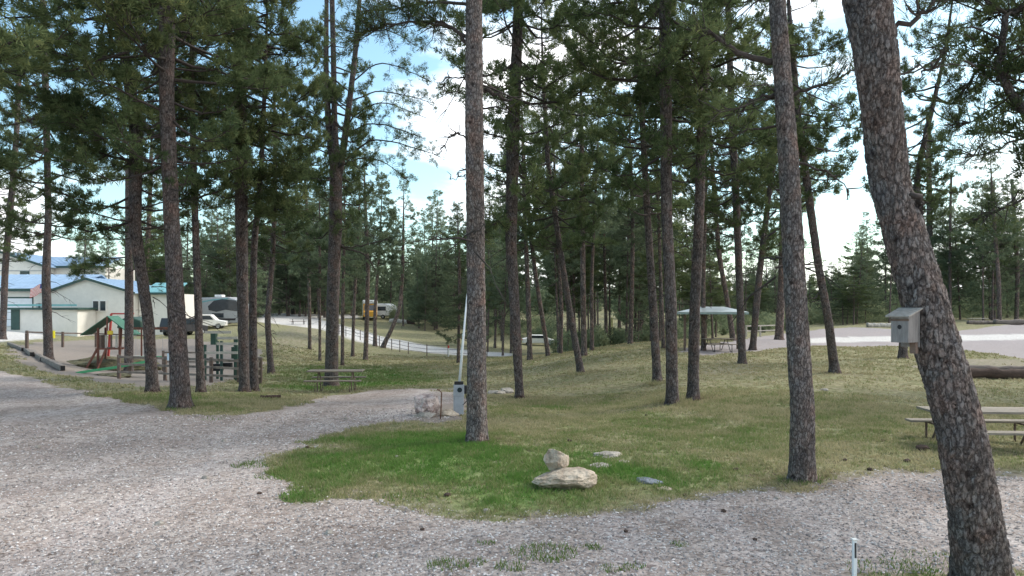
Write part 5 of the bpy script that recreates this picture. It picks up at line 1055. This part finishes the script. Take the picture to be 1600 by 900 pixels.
# weeds and grass tufts in the gravel, needle litter
def weeds():
    rg = np.random.default_rng(8); V_, T_ = [], []
    for px, py, rad, n_, hh in ((850, 866, .28, 260, .08), (800, 886, .14, 90, .06), (700, 884, .16, 110, .06), (925, 856, .1, 70, .05), (990, 886, .09, 50, .05), (1060, 852, .08, 40, .05), (745, 880, .1, 60, .05), (860, 640, .5, 500, .14), (845, 632, .3, 250, .12), (430, 745, .25, 160, .06), (400, 727, .3, 220, .07), (1040, 628, .35, 320, .22), (1062, 630, .3, 260, .2), (1095, 622, .35, 300, .2), (1075, 634, .25, 200, .16), (1027, 600, .35, 200, .15), (908, 585, .5, 260, .14), (745, 693, .3, 160, .08), (1252, 752, .28, 160, .09), (1480, 890, .5, 500, .06), (1400, 893, .35, 260, .06), (960, 890, .12, 60, .05), (760, 850, .08, 40, .05), (642, 776, .3, 200, .07), (283, 640, .3, 140, .1), (700, 612, .5, 260, .1), (330, 655, .3, 60, .06)):
        b = G(px, py); dry_ = py < 640
        for _ in range(n_):
            a = rg.uniform(0, 6.3); q_ = rad * math.sqrt(rg.uniform()); x, y = b.x + math.cos(a) * q_ * 1.3, b.y + math.sin(a) * q_; z = b.z; th = rg.uniform(0, 6.3); w_ = .006 + .0003 * b.y; l_ = hh * rg.uniform(.4, 1.1)
            V_ += [(x - w_ * math.cos(th), y - w_ * math.sin(th), z - .01), (x + w_ * math.cos(th), y + w_ * math.sin(th), z - .01), (x + rg.normal() * l_ * .4, y + rg.normal() * l_ * .4, z + l_)]; T_ += [rg.uniform(.0, .45) if dry_ else rg.uniform(.55, 1)] * 3
    me = np_mesh('weeds', np.array(V_), np.arange(len(V_)).reshape(-1, 3), 3); attr(me, 'tint', T_); me.materials.append(GRASS); o = link(bpy.data.objects.new('weeds', me)); tag(o, 'small green weeds in the gravel and tall dry tufts round the stems', 'weeds', kind='stuff')
weeds()
def litter():
    rg = np.random.default_rng(9); n = 9000; a = rg.uniform(-.66, .66, n); r_ = rg.uniform(7, 22, n); x, y = np.sin(a) * r_, np.cos(a) * r_; z = height(x, y) + .012; k = vnoise(x, y, .8, 31) + vnoise(x, y, 2.5, 32) * .6 > .15; x, y, z = x[k], y[k], z[k]
    for px, py, ra in ((745, 690, .75), (1252, 750, .7), (284, 637, 1), (1051, 632, 1), (1083, 625, .9), (812, 622, 1), (1027, 597, 1), (239, 613, .9), (390, 612, 1.2), (1305, 583, 1), (1516, 800, .0), (518, 604, 1), (908, 583, 1.2)):
        if not ra: continue
        b = G(px, py); m_ = 420; q_ = rg.uniform(size=m_) ** .8 * ra + .12; aa = rg.uniform(0, 6.3, m_); xx, yy = b.x + np.cos(aa) * q_, b.y + np.sin(aa) * q_; x, y, z = np.append(x, xx), np.append(y, yy), np.append(z, height(xx, yy) + .02 + .05 * np.exp(-q_ * 4))
    n = len(x)
    th = rg.uniform(0, 6.3, n); l_ = rg.uniform(.02, .07, n); w_ = .009; c, s_ = np.cos(th), np.sin(th)
    v = np.stack([np.stack([x - c * l_, y - s_ * l_, z], 1), np.stack([x + s_ * w_, y - c * w_, z + .006], 1), np.stack([x + c * l_, y + s_ * l_, z + .004], 1)], 1).reshape(-1, 3)
    me = np_mesh('needle_litter', v, np.arange(len(v)).reshape(-1, 3), 3); me.materials.append(mat('dead_needles', (.12, .075, .05), .9, .4, 10)); o = link(bpy.data.objects.new('needle_litter', me)); tag(o, 'brown pine needles and bits of bark strewn over gravel and grass', 'litter', kind='stuff')
litter()

rg = np.random.default_rng(44); cone_ = None; stone_ = None
PS = [(150, 880, 1), (405, 772, 0), (660, 829, 0), (978, 832, 0), (760, 800, 1), (320, 748, 1), (60, 700, 1), (250, 820, 1), (515, 835, 1), (1130, 800, 0), (1215, 780, 1), (1180, 845, 0), (590, 870, 1), (350, 690, 1), (480, 700, 0), (600, 640, 1), (540, 655, 1), (1070, 775, 0), (700, 775, 0), (1320, 720, 0), (1360, 735, 0), (1150, 735, 0), (620, 715, 1), (890, 690, 0), (1010, 650, 0), (1380, 690, 0)]
for k, (px, py, kind_) in enumerate(PS):
    p = G(px, py)
    if kind_ == 0:
        if cone_ is None: cone_ = rock('pine_cone', p, (.036, .03, .026), LOGD, 'brown pine cone lying on the ground', 61, 0, 10, .3, 'fallen pine cones', sub=3); o_ = cone_; o_['category'] = 'pine cone'
        else: o_ = cone_.copy(); COL.objects.link(o_)
    else:
        if stone_ is None: stone_ = rock('stone', p, (.05, .04, .03), ROCKC, 'larger loose stone lying in the gravel', 62, 0, 12, .1, 'larger loose stones', sub=2); o_ = stone_; o_['category'] = 'stone'
        else: o_ = stone_.copy(); COL.objects.link(o_)
    s_ = rg.uniform(.7, 1.5); o_.scale = (s_, s_, s_); o_.location = p + Vector((0, 0, .012)); o_.rotation_euler = (0, 0, rg.uniform(0, 6.3))
